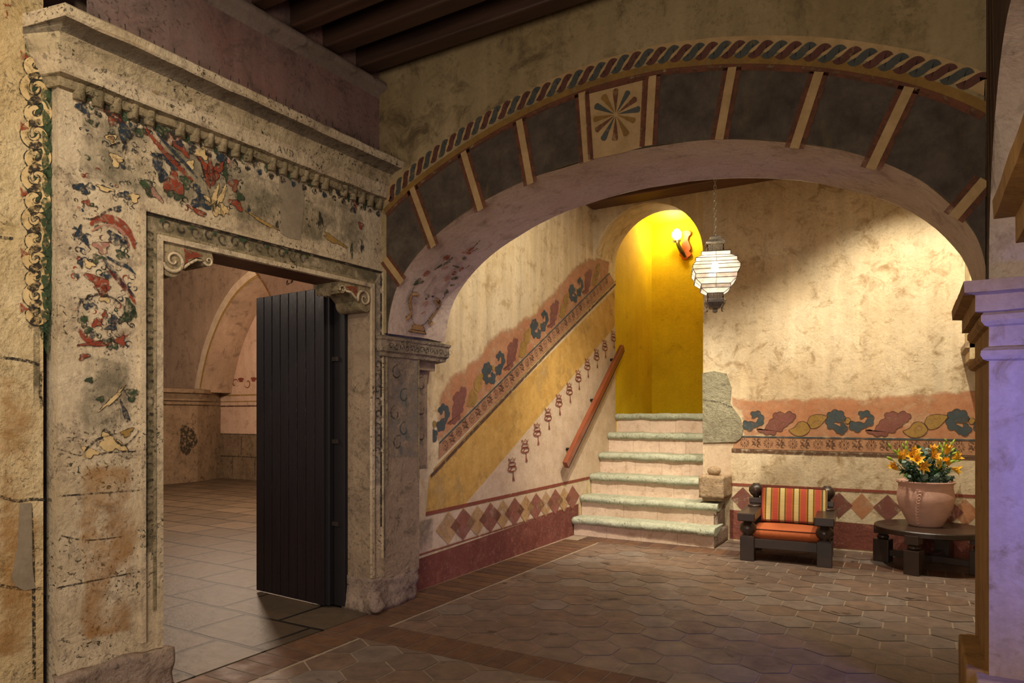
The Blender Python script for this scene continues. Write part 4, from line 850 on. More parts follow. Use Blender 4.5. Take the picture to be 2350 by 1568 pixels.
b=MB(); b.box((-3.47,8.68,1.3),(-1.2,10.14,1.43),'tread'); struct(b,'floor','stone landing at the top of the stairs','floor')
# inner room
ir=MB(); ir.face([(-13.15,-2,0),(-13.15,9.13,0),(-13.15,9.13,1.95),(-13.15,-2,1.95)],'inner_stone'); ir.face([(-13.15,9.13,0),(-13.5,9.95,0),(-13.5,9.95,1.95),(-13.15,9.13,1.95)],'inner_stone')
ir.face([(-14,9.95,0),(-3.6,9.95,0),(-3.6,9.95,1.0),(-14,9.95,1.0)],'inner_stone'); ir.face([(-14,9.95,1.0),(-3.6,9.95,1.0),(-3.6,9.95,1.95),(-14,9.95,1.95)],'inner_light'); ir.face([(-14,9.95,1.95),(-3.6,9.95,1.95),(-3.6,9.95,6),(-14,9.95,6)],'inner_light')
prof=[(0,1.62),(.05,1.64),(.05,1.70),(.10,1.72),(.10,1.76),(.16,1.86),(.22,1.88),(.22,1.96),(0,1.98)]
ir.grid([[Vector((-13.15+o,y,z)) for o,z in prof] for y in (-2,9.13)]+[[Vector((-13.5+o*.8,9.95-o,z)) for o,z in prof]],'inner_stone',False)
IA=Plane((-13.15,9.13),(1,0),(0,-1)); rib_in=[(455,900),(460,870),(466,840),(476,800),(492,755),(512,712),(538,672),(562,648),(580,634),(620,612),(680,598),(760,592)]
ri=[IA.uv(*p) for p in rib_in]; ri=smooth_curve(ri,40)
for i in range(40): a,b_=ri[i],ri[i+1]; ir.face([IA.at(a[0],a[1]),IA.at(b_[0],b_[1]),IA.at(b_[0],7),IA.at(a[0],7)],'inner')
ir.face([IA.at(-6,1.9),IA.at(ri[0][0],1.9),IA.at(ri[0][0],7),IA.at(-6,7)],'inner')
ir.grid([[IA.at(u,z,0),IA.at(u,z,-.85)] for u,z in ri],'inner',True); ir.rib(IA,offc(ri,-.02),.17,'inner_rib',2,False) if 'inner_rib' in M else ir.rib(IA,offc(ri,.06),.16,'white',2,False)
ir.rib(IA,offc(ri,-.05),.05,'p_ochre',3,False)
IB=Plane((-13.5,9.95),(1,0),(0,-1))
for z,wd,m in ((1.62,.03,'p_brown'),(1.72,.02,'p_ochre'),(1.86,.03,'p_ochre'),(1.0,.02,'o_line')): ir.rib(IB,[(0,z),(8,z)],wd,m,3,False)
for i in range(12): 
    ir.rib(IB,spiral((.5+i*.42,2.12),.12,.03,200*(i%2),200*(i%2)+300,16),.028,'p_redline',3,False,True); ir.blob(IB,(.7+i*.42,2.2),.09,.05,0,'p_redline',3)
for i in range(9): 
    for j in range(2): ir.rib(IB,[(.4+i*.75+.3*j,.45*j+.08),(.42+i*.75+.3*j,.45*j+.5)],.02,'o_line',3,False)
ir.rib(IB,[(0,.5),(8,.52)],.02,'o_line',3,False)
IC=Plane((-13.15,7),(0,1),(1,0))
for (u,z,a,b_) in ((1.0,.95,.28,.2),(.5,.7,.2,.1),(1.9,.9,.2,.3)): ir.blob(IC,(u,z),a,b_,0,'o_dark',2)
# vault of the inner room
ir.face([(-17,-2,5.2),(-3.9,-2,5.2),(-3.9,10,5.2),(-17,10,5.2)],'inner')
IV=Plane((-6.0,6.2),(1,0),(0,-1)); e=[IV.uv(*p) for p in ((548,580),(566,598),(590,628),(612,662),(622,690),(626,760))]; e=smooth_curve(e,20)
for i in range(20): a,b_=e[i],e[i+1]; ir.face([IV.at(a[0],a[1]),IV.at(1.9,a[1]),IV.at(1.9,b_[1]),IV.at(b_[0],b_[1])],'inner_light')
ir.rib(IV,offc(e,.0),.03,'p_tan',1,False); ir.blob(IV,(665,645),.07,.045,.4,'o_dark',1,px=True)
struct(ir,'wall_inner','vaulted inner room with painted band and pilaster seen through the doorway','wall')
# ================================================================== THINGS
# ---- open door leaf
t=thing('door_1','dark brown plank door leaf standing open inside the stone doorway','door',(-4.1,3.62,0),kind='structure')
xa,xb_=-3.70,-4.50; n=8; yd=3.585; wpl=(xa-xb_)/n
ang=math.atan2(3.637-3.585,-4.4976+3.6926); RD=Matrix.Translation((xa,yd,0))@Matrix.Rotation(ang-math.pi,4,'Z')
for i in range(n):
    b=MB(); b.box((-(i+1)*wpl+.003,0,.02),(-i*wpl-.003,.04,2.335),'door',RD); b.build('plank',t,.003)
b=MB(); b.box((-.80,.04,.1),(0,.075,2.25),'door_edge',RD); b.box((-.006,-.0,.02),(.0,.075,2.335),'door_edge',RD); b.build('backing_frame',t)
b=MB(); b.box((-3.70,3.60,.02),(-3.66,3.68,2.335),'door_edge'); b.box((-3.655,3.64,.02),(-3.55,3.70,2.36),'door_edge'); b.build('door_frame_post',t,.004)
for z in (.6,1.2,1.8):
    b=MB(); b.box((-3.665,3.625,z),(-3.60,3.642,z+.03),'nail'); b.build('hinge',t)
# ---- staircase
t=thing('staircase','stone staircase with six rounded grey-green treads and pink risers rising through the arch','staircase',(-2.7,7.3,0))
NZ=[(7.245,.215,-3.452,-1.80),(7.47,.445,-3.455,-1.83),(7.755,.685,-3.458,-2.06),(8.045,.935,-3.462,-2.095),(8.335,1.185,-3.465,-2.095),(8.62,1.435,-3.47,-2.095)]
for k,(yn,zn,x0,x1) in enumerate(NZ):
    b=MB(); dp=.40 if k<5 else .12; th=.085
    prof=[(dp,0),(.06,0)]+[(.045-.045*math.cos(math.radians(a-90)) if False else .045-.05*math.sin(math.radians(a)),-th/2+th/2*math.cos(math.radians(a))) for a in range(0,181,22)]+[(.10,-th)]
    rows=[]; nx=70
    for i in range(nx+1):
        x=x0+(x1-x0)*i/nx; row=[]
        for dy,dz in prof:
            p=Vector((x,yn+dy-.03*(i/nx) if k==0 else yn+dy,zn+dz)); e=mn.noise_vector(p*5+Vector((k*3,0,0)))*.014+mn.noise_vector(p*22)*.006; p=p+Vector((0,e.y,e.z*.7)); row.append(p)
        rows.append(row)
    b.grid(rows,'tread',True); b.face(rows[-1],'tread'); b.face(list(reversed(rows[0])),'tread'); b.build('tread',t)
    b=MB(); zb0=0 if k==0 else NZ[k-1][1]-.005; yr=yn+.05; ns=4; sh=.13*(k%2)
    xs=[x0]+[x0+(x1-x0)*(i+.0)/ns+sh for i in range(1,ns)]+[x1-.02]
    for i in range(ns): b.box((xs[i]+.0015,yr,zb0),(xs[i+1]-.0015,yr+.3,zn-.06),'riser')
    b.box((x0,yr+.004,zb0),(x1-.022,yr+.3,zn-.065),'grout'); b.build('riser',t)
b=MB(); rough_box(b,(-1.86,7.30,0),(-1.812,7.875,.165),'base',.006,16,4,7); rough_box(b,(-1.88,7.52,.1),(-1.842,7.875,.40),'base',.006,16,5,7); b.build('side_stone',t)
# ---- stone newel block and ball beside the steps
xR=-1.79
t=thing('newel_block','buff carved stone block with a low ball on top, beside the steps','stone block',(-1.9,7.6,.5))
NP=Plane((-1.9,7.50),(1,0),(0,-1)); a=NP.hit(1604,1140); c=NP.hit(1645,1090)
b=MB(); rough_box(b,(a.x,7.50,a.z-.01),(a.x+.265,7.875,.745),'newel',.008,14,2,9); b.build('block',t)
b=MB(); b.box((a.x+.03,7.53,a.z-.045),(a.x+.25,7.875,a.z),'newel'); b.build('chamfered_foot',t,.01)
b=MB(); b.lathe([(.0,-.01),(.05,0),(.074,.035),(.066,.07),(.038,.092),(0,.098)],'newel',(a.x+.12,7.68,.745),20); b.build('ball',t)
# ---- handrail
HP=shift(SW,.085); p0=HP.hit(1297,1068); p1=HP.hit(1428,797)
t=thing('handrail','polished reddish wooden handrail on the stair wall','handrail',tuple(p0))
b=MB(); d=(p1-p0).normalized(); q=d.to_track_quat('Z','X').to_matrix().to_4x4(); L=(p1-p0).length
s=Vector((1,0,0)); nrm=s.cross(d).normalized()
def rail_box(w0,w1,h0,h1,l0,l1,m,bv,name):
    b=MB(); vs=[p0+d*l+s*w_+nrm*h for l in (l0,l1) for w_,h in ((w0,h0),(w1,h0),(w1,h1),(w0,h1))]
    b.mesh(vs,[(0,1,2,3),(7,6,5,4),(0,4,5,1),(1,5,6,2),(2,6,7,3),(3,7,4,0)],m); b.build(name,t,bv)
rail_box(-.028,.030,-.044,.044,0,L,'rail',.012,'rail'); rail_box(-.020,.026,-.058,-.046,.015,L-.015,'door_edge',.003,'lower_bead'); 
for l in (.25,L*.5,L-.3): rail_box(-.09,-.028,-.012,.012,l,l+.03,'metal_dark',.002,'wall_fixing')
# ---- wall sconce
t=thing('wall_sconce','amber glazed wall sconce with a glowing flame-shaped glass in the yellow stairwell','lamp',(-2.955,10.13,3.95))
SP=Plane((-2.955,10.135),(1,0),(0,-1))
ol=zs(1300,380,5.2275,[(1385,795),(1420,785),(1465,780),(1500,800),(1498,830),(1470,860),(1465,900),(1490,960),(1500,1000),(1480,1035),(1505,1060),(1495,1085),(1460,1110),(1455,1135),(1395,1135),(1385,1105),(1358,1080),(1365,1050),(1400,1025),(1385,960),(1400,900),(1405,840)])
q=[SP.hit(*p) for p in ol]; f=[p+Vector((0,-.03,0)) for p in q]; n=len(q); b=MB(); b.mesh(q+f,[tuple(range(n,2*n))]+[(i,(i+1)%n,(i+1)%n+n,i+n) for i in range(n)],'sconce'); b.build('backplate',t,.005)
bx=SP.hit(1560,575); b=MB(); b.tube([SP.hit(1575,592)+Vector((0,-.05,0)),SP.hit(1568,580)+Vector((0,-.09,0)),SP.hit(1562,566)+Vector((0,-.13,0)),SP.hit(1560,556)+Vector((0,-.14,0))],[.02,.032,.028,.03],'sconce_dark',10); b.build('arm',t)
b=MB()
for i in range(7):
    a=i*.9; c=SP.hit(1559,561)+Vector((0,-.14,0)); dv=Vector((math.cos(a),math.sin(a)*.6,.3+.2*(i%2))); b.mesh([c,c+dv*.05+Vector((0,0,.02)),c+dv*.075,c+dv*.05-Vector((0,0,.025))],[(0,1,2,3)],'sconce_dark')
b.build('leaf_ornament',t)
M['glow']=emis('sconce_glass_glow','ffe9a0',26); M['bulb']=emis('lantern_bulb_glow','ffe8c8',90)
gc=SP.hit(1560,545)+Vector((0,-.15,0)); b=MB(); b.lathe([(.02,-.07),(.05,-.05),(.07,-.01),(.068,.03),(.045,.07),(.02,.09),(0,.095)],'glow',tuple(gc),20); b.build('lamp_glass',t)
light('POINT','sconce_bulb',(gc.x,gc.y-.07,gc.z+.04),46,(1,.90,.60),None,.06)
# ---- lantern
LD=6.0; lc=CAM+ray(1641,621)*LD; lz=lc.z
t=thing('pendant_lantern','stepped glass and metal lantern hanging on a chain in front of the stair arch','lantern',(lc.x,lc.y,4.2))
la=TH+math.radians(-12.6); LM=Matrix.Translation((lc.x,lc.y,lz))@Matrix.Rotation(la,4,'Z')
TI=[(.068,.158),(.121,.145),(.121,.110),(.172,.081),(.172,.048),(.195,.018),(.195,-.018),(.172,-.055),(.172,-.092),(.121,-.136),(.121,-.171),(.068,-.207)]
def sq(h,z): return [LM@Vector(p) for p in ((-h,-h,z),(h,-h,z),(h,h,z),(-h,h,z))]
M['lglass'],nt,bb,out=new_mat('lantern_glass'); nt.nodes.remove(bb)
tr=nd(nt,'ShaderNodeBsdfTransparent'); gl=nd(nt,'ShaderNodeBsdfGlossy'); gl.inputs['Roughness'].default_value=.08; tl=nd(nt,'ShaderNodeBsdfTranslucent'); tl.inputs[0].default_value=(.95,.9,.85,1)
m1=nd(nt,'ShaderNodeMixShader'); m2=nd(nt,'ShaderNodeMixShader'); nt.links.new(ramp(nt,nz(nt,tc(nt),20,4,.6),.3,.7,(.30,)*3+(1,),(.52,)*3+(1,)),m1.inputs[0]); nt.links.new(tr.outputs[0],m1.inputs[1]); nt.links.new(tl.outputs[0],m1.inputs[2]); m2.inputs[0].default_value=.08; nt.links.new(m1.outputs[0],m2.inputs[1]); nt.links.new(gl.outputs[0],m2.inputs[2]); nt.links.new(m2.outputs[0],out.inputs[0])
g=MB(); fr=MB(); R=[sq(h,z) for h,z in TI]
for i in range(len(R)-1):
    for j in range(4):
        a,b_,c,d_=R[i][j],R[i][(j+1)%4],R[i+1][(j+1)%4],R[i+1][j]; g.face([a,b_,c,d_],'lglass'); fr.bar(a,d_,.004,'metal_dark')
        if TI[i][0]>.1 and TI[i+1][0]>.1: fr.bar((a+b_)/2,(c+d_)/2,.003,'metal_dark')
for r in R:
    for j in range(4): fr.bar(r[j],r[(j+1)%4],.0045,'metal_dark')
mf_=fr.build('metal_frame',t); g.build('glass_panes',mf_)
def collar(z0_,z1_,h0,h1,name,tp,bt):
    b=MB()
    for j in range(4):
        Rr=Matrix.Rotation(math.pi/2*j,4,'Z')
        for k in range(5):
            x=-h0+2*h0*k/4; b.bar(LM@Rr@Vector((x,-h0,z0_)),LM@Rr@Vector((x,-h0,z1_)),.006,'metal')
        for zz in (z0_,(z0_+z1_)/2,z1_): b.bar(LM@Rr@Vector((-h0,-h0,zz)),LM@Rr@Vector((h0,-h0,zz)),.007,'metal')
        for k in range(4):
            x=-h0+2*h0*(k+.5)/4
            for zz in (z0_+(z1_-z0_)*.25,z0_+(z1_-z0_)*.75): b.bar(LM@Rr@Vector((x-.008,-h0,zz)),LM@Rr@Vector((x+.008,-h0,zz)),.008,'metal'); b.bar(LM@Rr@Vector((x,-h0,zz-.008)),LM@Rr@Vector((x,-h0,zz+.008)),.008,'metal')
    b.build(name,t)
collar(.160,.215,.066,.066,'pierced_collar',0,0); collar(-.255,-.210,.064,.064,'pierced_collar',0,0)
def sqlathe(prof,name,m='metal'):
    b=MB(); rows=[sq(h,z) for h,z in prof]; b.grid(rows,m,False,True); b.face(rows[0],m); b.face(rows[-1],m); b.build(name,t,.002)
sqlathe([(.070,.215),(.082,.222),(.08,.235),(.055,.262),(.045,.268),(.045,.285),(.03,.302),(.008,.308)],'top_cap'); sqlathe([(.066,-.255),(.074,-.262),(.068,-.285),(.048,-.325),(.044,-.335),(.02,-.345),(.02,-.365),(.004,-.375)],'bottom_cap')
for j in range(4):
    b=MB(); Rr=Matrix.Rotation(math.pi/2*j+math.pi/4,4,'Z'); pts=[LM@Rr@Vector(p) for p in ((.095,0,-.262),(.115,0,-.275),(.105,0,-.30),(.085,0,-.325),(.09,0,-.35),(.11,0,-.352))]; b.tube(pts,[.008,.009,.008,.007,.006,.003],'metal',6); b.build('curled_foot',t)
b=MB(); b.lathe([(0,-.05),(.022,-.04),(.03,0),(.022,.035),(.01,.05)],'bulb',(lc.x,lc.y,lz+.03),16); b.build('bulb',t)
zt=lz+.31; i=0
b=MB()
while zt<4.2:
    a=(i%2)*math.pi/2+.4; h=.030; w_=.010; pts=[]
    for k in range(17):
        q=2*math.pi*k/16; pts.append(Vector((lc.x+w_*math.cos(q)*math.cos(a),lc.y+w_*math.cos(q)*math.sin(a),zt+h/2+ .021*math.sin(q))))
    b.tube(pts,.0038,'chain',5,False); zt+=.034; i+=1
b.build('chain',t); light('POINT','lantern_bulb_light',(lc.x,lc.y,lz+.03),60,(1,.88,.74),None,.03)
# ---- armchair
CA=math.radians(3.6); CM_=Matrix.Translation((-1.053,6.858,0))@Matrix.Rotation(CA,4,'Z')   # front centre of the chair
t=thing('armchair','low dark wooden armchair with turned ball posts beside the steps','armchair',(-1.053,6.858,0))
def cb(lo,hi,name,m='wood_dark',bv=.005,par=None):
    b=MB(); b.box(lo,hi,m,CM_); return b.build(name,par or t,bv)
W=.405
for s in (-1,1):
    xo=s*(W-.065)
    cb((xo-.065,.0,0),(xo+.065,.13,.235),'front_leg')
    b=MB(); b.lathe([(.045,.232),(.05,.24),(.045,.252),(.062,.268),(.078,.295),(.08,.315),(.07,.345),(.045,.368),(.04,.385)],'wood_dark',(xo,.065,0),28,CM_,False); b.build('turned_ball',t)
    cb((xo-.05,.01,.228),(xo+.05,.12,.243),'collar')
    cb((xo-.085,-.035,.385),(xo+.075 if s<0 else xo+.085,.70,.462),'armrest',bv=.008)
    cb((xo-.055,.62,0),(xo+.055,.72,.49),'back_leg'); cb((xo-.062,.61,.49),(xo+.062,.73,.545),'post_block')
    b=MB(); b.lathe([(.07,.462),(.07,.475),(.05,.485)],'wood_dark',(xo,.57,0),24,CM_,True); b.build('armrest_roll',t)
    b=MB(); b.lathe([(.03,.54),(.03,.555),(.055,.575),(.073,.61),(.073,.64),(.060,.668),(.042,.682),(.036,.684),(.034,.692),(0,.693)],'wood_dark',(xo,.67,0),28,CM_,False); b.build('ball_finial',t)
cb((-.28,.03,.125),(.28,.075,.215),'front_rail'); cb((-.28,.64,.13),(.28,.68,.21),'back_rail')
for s in (-1,1): cb((s*.34-.03,.12,.13),(s*.34+.03,.63,.21),'side_rail')
cb((-.29,.07,.19),(.29,.62,.212),'seat_board',m='door_edge'); cb((-.30,.60,.40),(.30,.655,.47),'back_slat'); 
BK=CM_@Matrix.Translation((0,.565,.33))@Matrix.Rotation(math.radians(-14),4,'X')
b=MB(); b.box((-.30,.055,-.05),(.30,.08,.28),'wood_dark',BK); b.build('back_board',t,.004)
def cushion(name,label,w_,d_,h,mat,m,crown=.02,group=None):
    o_=thing(name,label,'cushion',tuple(mat.translation)); b=MB(); n=22
    def pt(i,j,s):
        x=-1+2*i/n; y=-1+2*j/n; e=(1-abs(x)**6)*(1-abs(y)**6); return mat@Vector((x*w_/2*(1-.012*(abs(y)**8)),y*d_/2*(1-.012*(abs(x)**8)),s*(h/2+crown*e*(1-x*x*.5)*(1-y*y*.5))))
    for s in (1,-1):
        rows=[[pt(i,j,s) for j in range(n+1)] for i in range(n+1)]
        b.grid(rows if s<0 else [list(reversed(r)) for r in rows],m,True)
    for side in ([(i,0) for i in range(n+1)],[(n,j) for j in range(n+1)],[(n-i,n) for i in range(n+1)],[(0,n-j) for j in range(n+1)]): b.grid([[pt(i,j,-1) for i,j in side],[(pt(i,j,-1)+pt(i,j,1))/2+ (mat.to_3x3()@Vector((( i/n-.5)*.02,(j/n-.5)*.02,0))) for i,j in side],[pt(i,j,1) for i,j in side]],m,True)
    cov=b.build('cover',o_)
    for s in (1,-1):
        b=MB(); ring=[(i,0) for i in range(n)]+[(n,j) for j in range(n)]+[(n-i,n) for i in range(n)]+[(0,n-j) for j in range(n)]; b.tube([pt(i,j,s) for i,j in ring]+[pt(0,0,s)],.0045,'piping',6,False); b.build('piping',cov)
    return o_
# striped fabric
m,nt,bb,_=new_mat('striped_cushion_fabric'); tco=nd(nt,'ShaderNodeTexCoord'); mp=nd(nt,'ShaderNodeMapping',vector_type='TEXTURE'); nt.links.new(tco.outputs['Object'],mp.inputs[0]); mp.inputs['Location'].default_value=(-1.053,6.858,0); mp.inputs['Rotation'].default_value=(0,0,CA)
sx=nd(nt,'ShaderNodeSeparateXYZ'); nt.links.new(mp.outputs[0],sx.inputs[0]); fr_=math_(nt,'FRACT',math_(nt,'ADD',math_(nt,'DIVIDE',sx.outputs[0],.132),10.18),0)
r=nd(nt,'ShaderNodeValToRGB'); r.color_ramp.interpolation='CONSTANT'; e=r.color_ramp.elements; e[0].position=0; e[0].color=sc('b84e3c'); e[1].position=.34; e[1].color=sc('b8741e')
for p,c in ((.42,'4a4228'),(.48,'8a7440'),(.52,'d0b878'),(.82,'8a7440'),(.86,'4a4228'),(.91,'b8741e'),(.97,'b84e3c')): x=e.new(p); x.color=sc(c)
nt.links.new(fr_,r.inputs[0]); wv=nz(nt,tc(nt,(6,6,160)),1.6,3,.5); nt.links.new(mix(nt,.5,r.outputs[0],ramp(nt,wv,.3,.7,(.7,.7,.7,1),(1.2,1.2,1.2,1)),'MULTIPLY'),bb.inputs['Base Color']); bb.inputs['Roughness'].default_value=.9
M['stripe']=m
cushion('seat_cushion','plain orange seat cushion on the dark wooden armchair',.60,.50,.085,CM_@Matrix.Translation((.0,.315,.262)),'seat',.018)
cushion('back_cushion','red, orange and cream striped back cushion leaning in the armchair',.60,.34,.085,CM_@Matrix.Translation((.035,.545,.495))@Matrix.Rotation(math.radians(76),4,'X'),'stripe',.015)
# ---- round coffee table
tx,ty=.12,7.39; t=thing('coffee_table','low round dark wooden table with four turned legs carrying the flower pot','table',(tx,ty,0))
b=MB(); b.lathe([(.0,.328),(.44,.328),(.45,.333),(.452,.372),(.445,.38),(.0,.38)],'wood_dark',(tx,ty,0),72,None,False,False); b.build('tabletop',t)
for a in (162,252,342,72):
    R_=Matrix.Translation((tx+.40*math.cos(math.radians(a)),ty+.40*math.sin(math.radians(a)),0))@Matrix.Rotation(math.radians(a+90),4,'Z')
    b=MB(); b.box((-.062,-.07,0),(.062,.07,.215),'wood_dark',R_); b.build('leg',t,.005)
    b=MB(); b.lathe([(.03,.213),(.05,.222),(.054,.236),(.05,.25),(.032,.262),(.03,.268)],'wood_dark',(0,0,0),28,R_,False); b.build('turned_ring',t)
    b=MB(); b.box((-.055,-.065,.266),(.055,.065,.345 if a!=252 else .345),'wood_dark',R_); b.build('leg_block',t,.004)
for a in (72,162):
    R_=Matrix.Translation((tx,ty,0))@Matrix.Rotation(math.radians(a),4,'Z'); b=MB(); b.box((-.34,-.03,.06+.0*a),(.34,.03,.12),'wood_dark',R_); b.build('stretcher',t,.004)
# ---- terracotta pot
px_,py_=.09,7.44; t=thing('flower_pot','round terracotta pot with an applied clay strip, standing on the low round table','pot',(px_,py_,.38))
b=MB(); pr=[(0,0),(.130,0),(.136,.006),(.15,.03),(.185,.10),(.215,.17),(.233,.235),(.236,.28),(.228,.32),(.2215,.345),(.222,.385),(.238,.402),(.242,.412),(.236,.418),(.222,.414),(.210,.39),(.205,.33),(0,.30)]
b.lathe(pr,'terra',(px_,py_,.38),64,None,False); b.build('pot_body',t)
b=MB(); b.lathe([(.2225,.343),(.2245,.346),(.2225,.349)],'terra',(px_,py_,.38),64,None,False); b.build('neck_line',t)
b=MB(); b.lathe([(0,.345),(.207,.345)],'soil',(px_,py_,.38),32,None,False); b.build('soil',t)
import itertools
def pr_r(z):
    for (r0,z0_),(r1,z1_) in zip(pr[1:],pr[2:]):
        if z0_<=z<=z1_: return r0+(r1-r0)*(z-z0_)/(z1_-z0_+1e-9)
    return .2
b=MB(); av=math.atan2(-py_,-px_)-.28
for i in range(11):
    z=.04+i*.028; r=pr_r(z); a=av+ (z-.17)*.75; c=Vector((px_+r*math.cos(a),py_+r*math.sin(a),.38+z)); q=Vector((math.cos(a),math.sin(a),0)).to_track_quat('Z','Y').to_matrix().to_4x4(); q.translation=c
    b.lathe([(.019,-.004),(.019,.006),(.013,.011),(.010,.006),(0,.004)],'terra',(0,0,0),14,q,False)
b.build('applied_strip',t)
# ---- cut flowers
rd=random.Random(11)
def fpos(x,y,dd): # heads placed around the pot's depth
    p=zs(1960,980,7.833,[(x,y)])[0]; r_=ray(*p); dep=(Vector((px_,py_,0))).dot(FW)+dd; return CAM+r_*dep
def petal_flower(b,c,dirv,L=.085,op=.6,n=6,m='petal'):
    q=dirv.normalized().to_track_quat('Z','Y').to_matrix().to_4x4(); q.translation=c
    for k in range(n):
        a=2*math.pi*k/n+.3; R_=Matrix.Rotation(a,4,'Z'); rows=[]
        for i in range(8):
            t_=i/7; th=op*t_**1.1*1.5; x=.006+L*t_*math.sin(th*.75)*.95; z=L*t_*math.cos(th*.72); wd=.021*math.sin(math.pi*(.12+.86*t_))*(1 if k%2 else .85)
            rows.append([q@R_@Vector((x-abs(s)*0.0+(.004 if s==0 else 0),s*wd,z)) for s in (-1,-.5,0,.5,1)])
        b.grid(rows,m,True)
    return q
def bud(b,c,dirv,L=.055,m='bud',r=.011):
    q=dirv.normalized().to_track_quat('Z','Y').to_matrix().to_4x4(); q.translation=c
    b.lathe([(.002,0),(r*.6,L*.12),(r,L*.45),(r*.8,L*.75),(r*.3,L*.95),(0,L)],m,(0,0,0),10,q,False)
def leafb(b,c,dirv,L,wd,m='leaf',droop=.3):
    d=dirv.normalized(); s=d.cross(Vector((0,0,1)));  s=s.normalized() if s.length>.1 else Vector((1,0,0)); rows=[]
    for i in range(6):
        t_=i/5; p=c+d*L*t_+Vector((0,0,-droop*L*t_*t_)); ww=wd*math.sin(math.pi*(.06+.9*t_)); rows.append([p-s*ww+Vector((0,0,ww*.3)),p,p+s*ww+Vector((0,0,ww*.3))])
    b.grid(rows,m,True)
V=Vector; rt=RT; fw=FW
SPEC=[ # head px (in the zoomed crop), depth, facing(right,toward viewer,up), open, buds
 ('orange lily leaning out farthest left over the pot rim',[((745,735),-.10,(-1.0,.25,.65),.38)],[((640,570),-.1,(-1,.2,.55),.075)]),
 ('lily stem with a tight cluster of green buds at upper left of the bouquet',[((830,560),.02,(-.3,.5,.8),.25)],[((640,345),.0,(-.4,.1,.8),.06),((745,445),.0,(-.8,.1,.7),.06),((805,440),.05,(0,.1,1),.055),((790,500),0,(-.8,0,.6),.05)]),
 ('lily with one tall closed orange bloom left of the middle of the bouquet',[((895,530),-.02,(.1,.1,1),.10)],[((885,345),.05,(-.3,0,.9),.055),((935,290),.05,(0,0,1),.05),((935,390),.04,(-.1,0,1),.055)]),
 ('upper central lily with two open yellow-orange blooms',[((1075,470),.0,(.1,.7,.6),.5),((1050,530),-.05,(-.5,.7,.3),.5)],[((1160,510),-.1,(.6,.3,.8),.07)]),
 ('largest lily, wide open and spotted, facing the viewer in the middle',[((1130,600),-.16,(-.2,1,.45),.62),((1225,700),-.20,(.25,1,-.15),.72)],[]),
 ('pair of orange lily blooms right of the middle, one above the other',[((1430,440),.0,(-.2,.4,.9),.35),((1425,545),-.06,(.1,.7,.4),.5)],[((1540,320),.06,(0,0,1),.05),((1495,390),.04,(-.6,0,.8),.05)]),
 ('tulip-shaped half-open orange lily right of the middle',[((1530,690),-.12,(0,.15,1),.20)],[((1590,430),.02,(0,0,1),.06),((1620,320),.06,(.1,0,1),.055),((1570,370),.05,(-.2,0,1),.05)]),
 ('lily stem with a striped orange bloom and slim buds at upper right',[((1670,440),.02,(.1,.3,1),.30)],[((1790,260),.06,(.5,0,.9),.05),((1650,240),.07,(-.5,0,.6),.045),((1745,310),.05,(0,0,1),.045),((1780,410),.04,(.7,0,.7),.055)]),
 ('orange lily opening toward the right, with long green buds beside it',[((1690,650),-.1,(-.5,.4,.6),.22),((1820,545),-.05,(.5,.6,.4),.55)],[((1830,470),.0,(1,.1,.25),.075),((1745,630),-.1,(1,.2,.45),.085),((1880,610),-.08,(1,.2,.35),.05)]),
 ('drooping open orange lily at the far right, below the others',[((1820,760),-.08,(.9,.5,-.25),.62)],[])]
for lab,heads,buds in SPEC:
    a=rd.uniform(0,6.28); base=V((px_+.07*math.cos(a),py_+.07*math.sin(a),.74))
    t=thing('lily_stem',lab,'flower',tuple(base),'cut orange lilies in the terracotta pot'); first=None
    hp=[]
    for (xy,dd,dr,op) in heads:
        dv=rt*dr[0]-fw*dr[1]+V((0,0,dr[2])); c=fpos(xy[0],xy[1],dd)-dv.normalized()*.03; hp.append((c,dv,op))
    m0=hp[0][0]
    b=MB(); mid=base.lerp(m0,.55)+V((0,0,.03)); b.tube([base,base.lerp(mid,.5)+V((0,0,.012)),mid,mid.lerp(m0,.6),m0],[.005,.0045,.004,.0035,.003],'stem',6)
    for c,dv,op in hp[1:]: b.tube([mid,(mid+c)/2+V((0,0,.01)),c],.003,'stem',6)
    bd=[]
    for (xy,dd,dr,L) in buds:
        dv=rt*dr[0]-fw*dr[1]+V((0,0,dr[2])); c=fpos(xy[0],xy[1],dd)-dv.normalized()*L*.5; b.tube([mid,(mid+c)/2+V((0,0,.012)),c],.0026,'stem',6); bd.append((c,dv,L))
    b.build('stem',t)
    for c,dv,op in hp:
        b=MB(); q=petal_flower(b,c,dv,.098,op); fo=b.build('flower',t)
        b=MB()
        if op>.3:
            for k in range(6):
                e_=q@V((.016*math.cos(k),.016*math.sin(k),.065)); b.tube([c,e_],.0012,'petal',4); b.tube([e_-rt*.005,e_+rt*.005],.003,'anther',5)
            b.build('stamens',fo)
    for c,dv,L in bd: b=MB(); bud(b,c,dv,L,'bud',L*.19); b.build('bud',t)
    b=MB()
    for k in range(26):
        f_=rd.uniform(.12,.85); p=base.lerp(m0,f_)+V((0,0,.02)); aa=rd.uniform(0,6.28); leafb(b,p,V((math.cos(aa),math.sin(aa),rd.uniform(.0,.8))),rd.uniform(.055,.095),.011,'leaf',.3)
    b.build('leaves',t)
EU=[((1180,340),.12),((1330,370),.10),((1270,470),.06),((1340,560),-.02),((840,600),-.1),((940,640),-.08),((1040,700),-.12),((1180,830),-.2),((1250,900),-.2),((1600,800),-.15),((1680,870),-.18),((1740,760),-.1),((1840,380),.1),((1790,900),-.12),((960,880),-.16),((1500,870),-.2)]
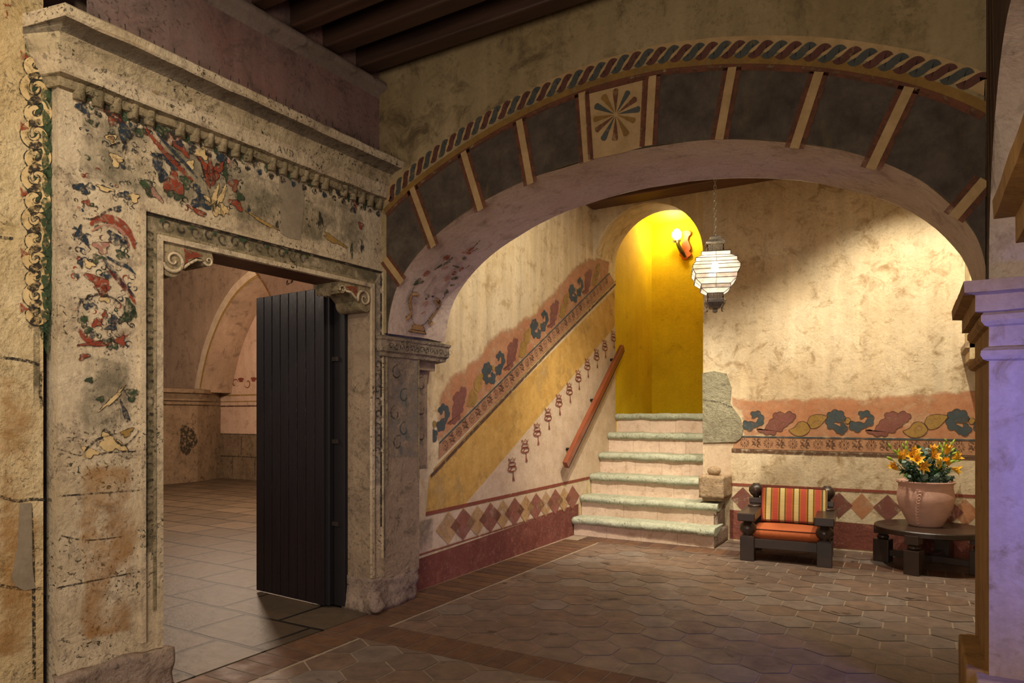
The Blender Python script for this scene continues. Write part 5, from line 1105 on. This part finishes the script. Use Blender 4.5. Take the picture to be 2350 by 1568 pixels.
for k,(xy,dd) in enumerate(EU):
    tip=fpos(xy[0],xy[1],dd); a=rd.uniform(0,6.28); base=V((px_+.1*math.cos(a),py_+.1*math.sin(a),.74)); 
    t=thing('eucalyptus_sprig',{0:'pale eucalyptus sprig sticking up highest behind the two central open lilies',1:'pale eucalyptus sprig at the top, just left of the right-hand lily pair',12:'grey-green eucalyptus sprig at upper right behind the long green buds',13:'dark eucalyptus sprig hanging out low over the right side of the pot rim'}.get(k,'grey-green eucalyptus sprig filling in low among the lilies in the pot'),'foliage',tuple(base),'eucalyptus sprigs in the flower pot')
    b=MB(); mid=(base+tip)/2+V((0,0,.01)); b.tube([base,mid,tip],[.003,.0025,.0015],'stem',5); b.build('stem',t)
    b=MB()
    for j in range(34):
        f_=.2+.8*j/34; p=base.lerp(mid,f_*2) if f_<.5 else mid.lerp(tip,(f_-.5)*2); aa=j*2.4; dv=V((math.cos(aa),math.sin(aa),rd.uniform(-.2,.6))).normalized(); r_=rd.uniform(.011,.021); c=p+dv*(r_+.004)
        n_=V((rd.uniform(-1,1),rd.uniform(-1,1),rd.uniform(-.2,1.2))).normalized(); u_=n_.cross(dv).normalized(); v_=n_.cross(u_)
        b.face([c+u_*r_*math.cos(q)+v_*r_*1.1*math.sin(q) for q in [2*math.pi*i/9 for i in range(9)]],'euc' if j%3 else 'leaf')
    b.build('leaves',t)
for k in range(14):
    a=rd.uniform(0,6.28); r_=rd.uniform(.05,.16); base=V((px_+r_*.7*math.cos(a),py_+r_*.7*math.sin(a),.735)); tip=V((px_+(r_+.10)*math.cos(a),py_+(r_+.10)*math.sin(a),rd.uniform(.88,1.0)))
    t=thing('greenery_sprig','dark green leafy sprig low in the bouquet, close to the pot rim','foliage',tuple(base),'leafy sprigs low in the flower pot')
    b=MB(); b.tube([base,(base+tip)/2+V((0,0,.015)),tip],.0025,'stem',5); b.build('stem',t); b=MB()
    for j in range(24): p=base.lerp(tip,.15+.85*j/24); aa=j*2.4; leafb(b,p,V((math.cos(aa),math.sin(aa),rd.uniform(0,.9))),rd.uniform(.035,.065),.010,'leaf' if j%4 else 'euc',.2)
    b.build('leaves',t)
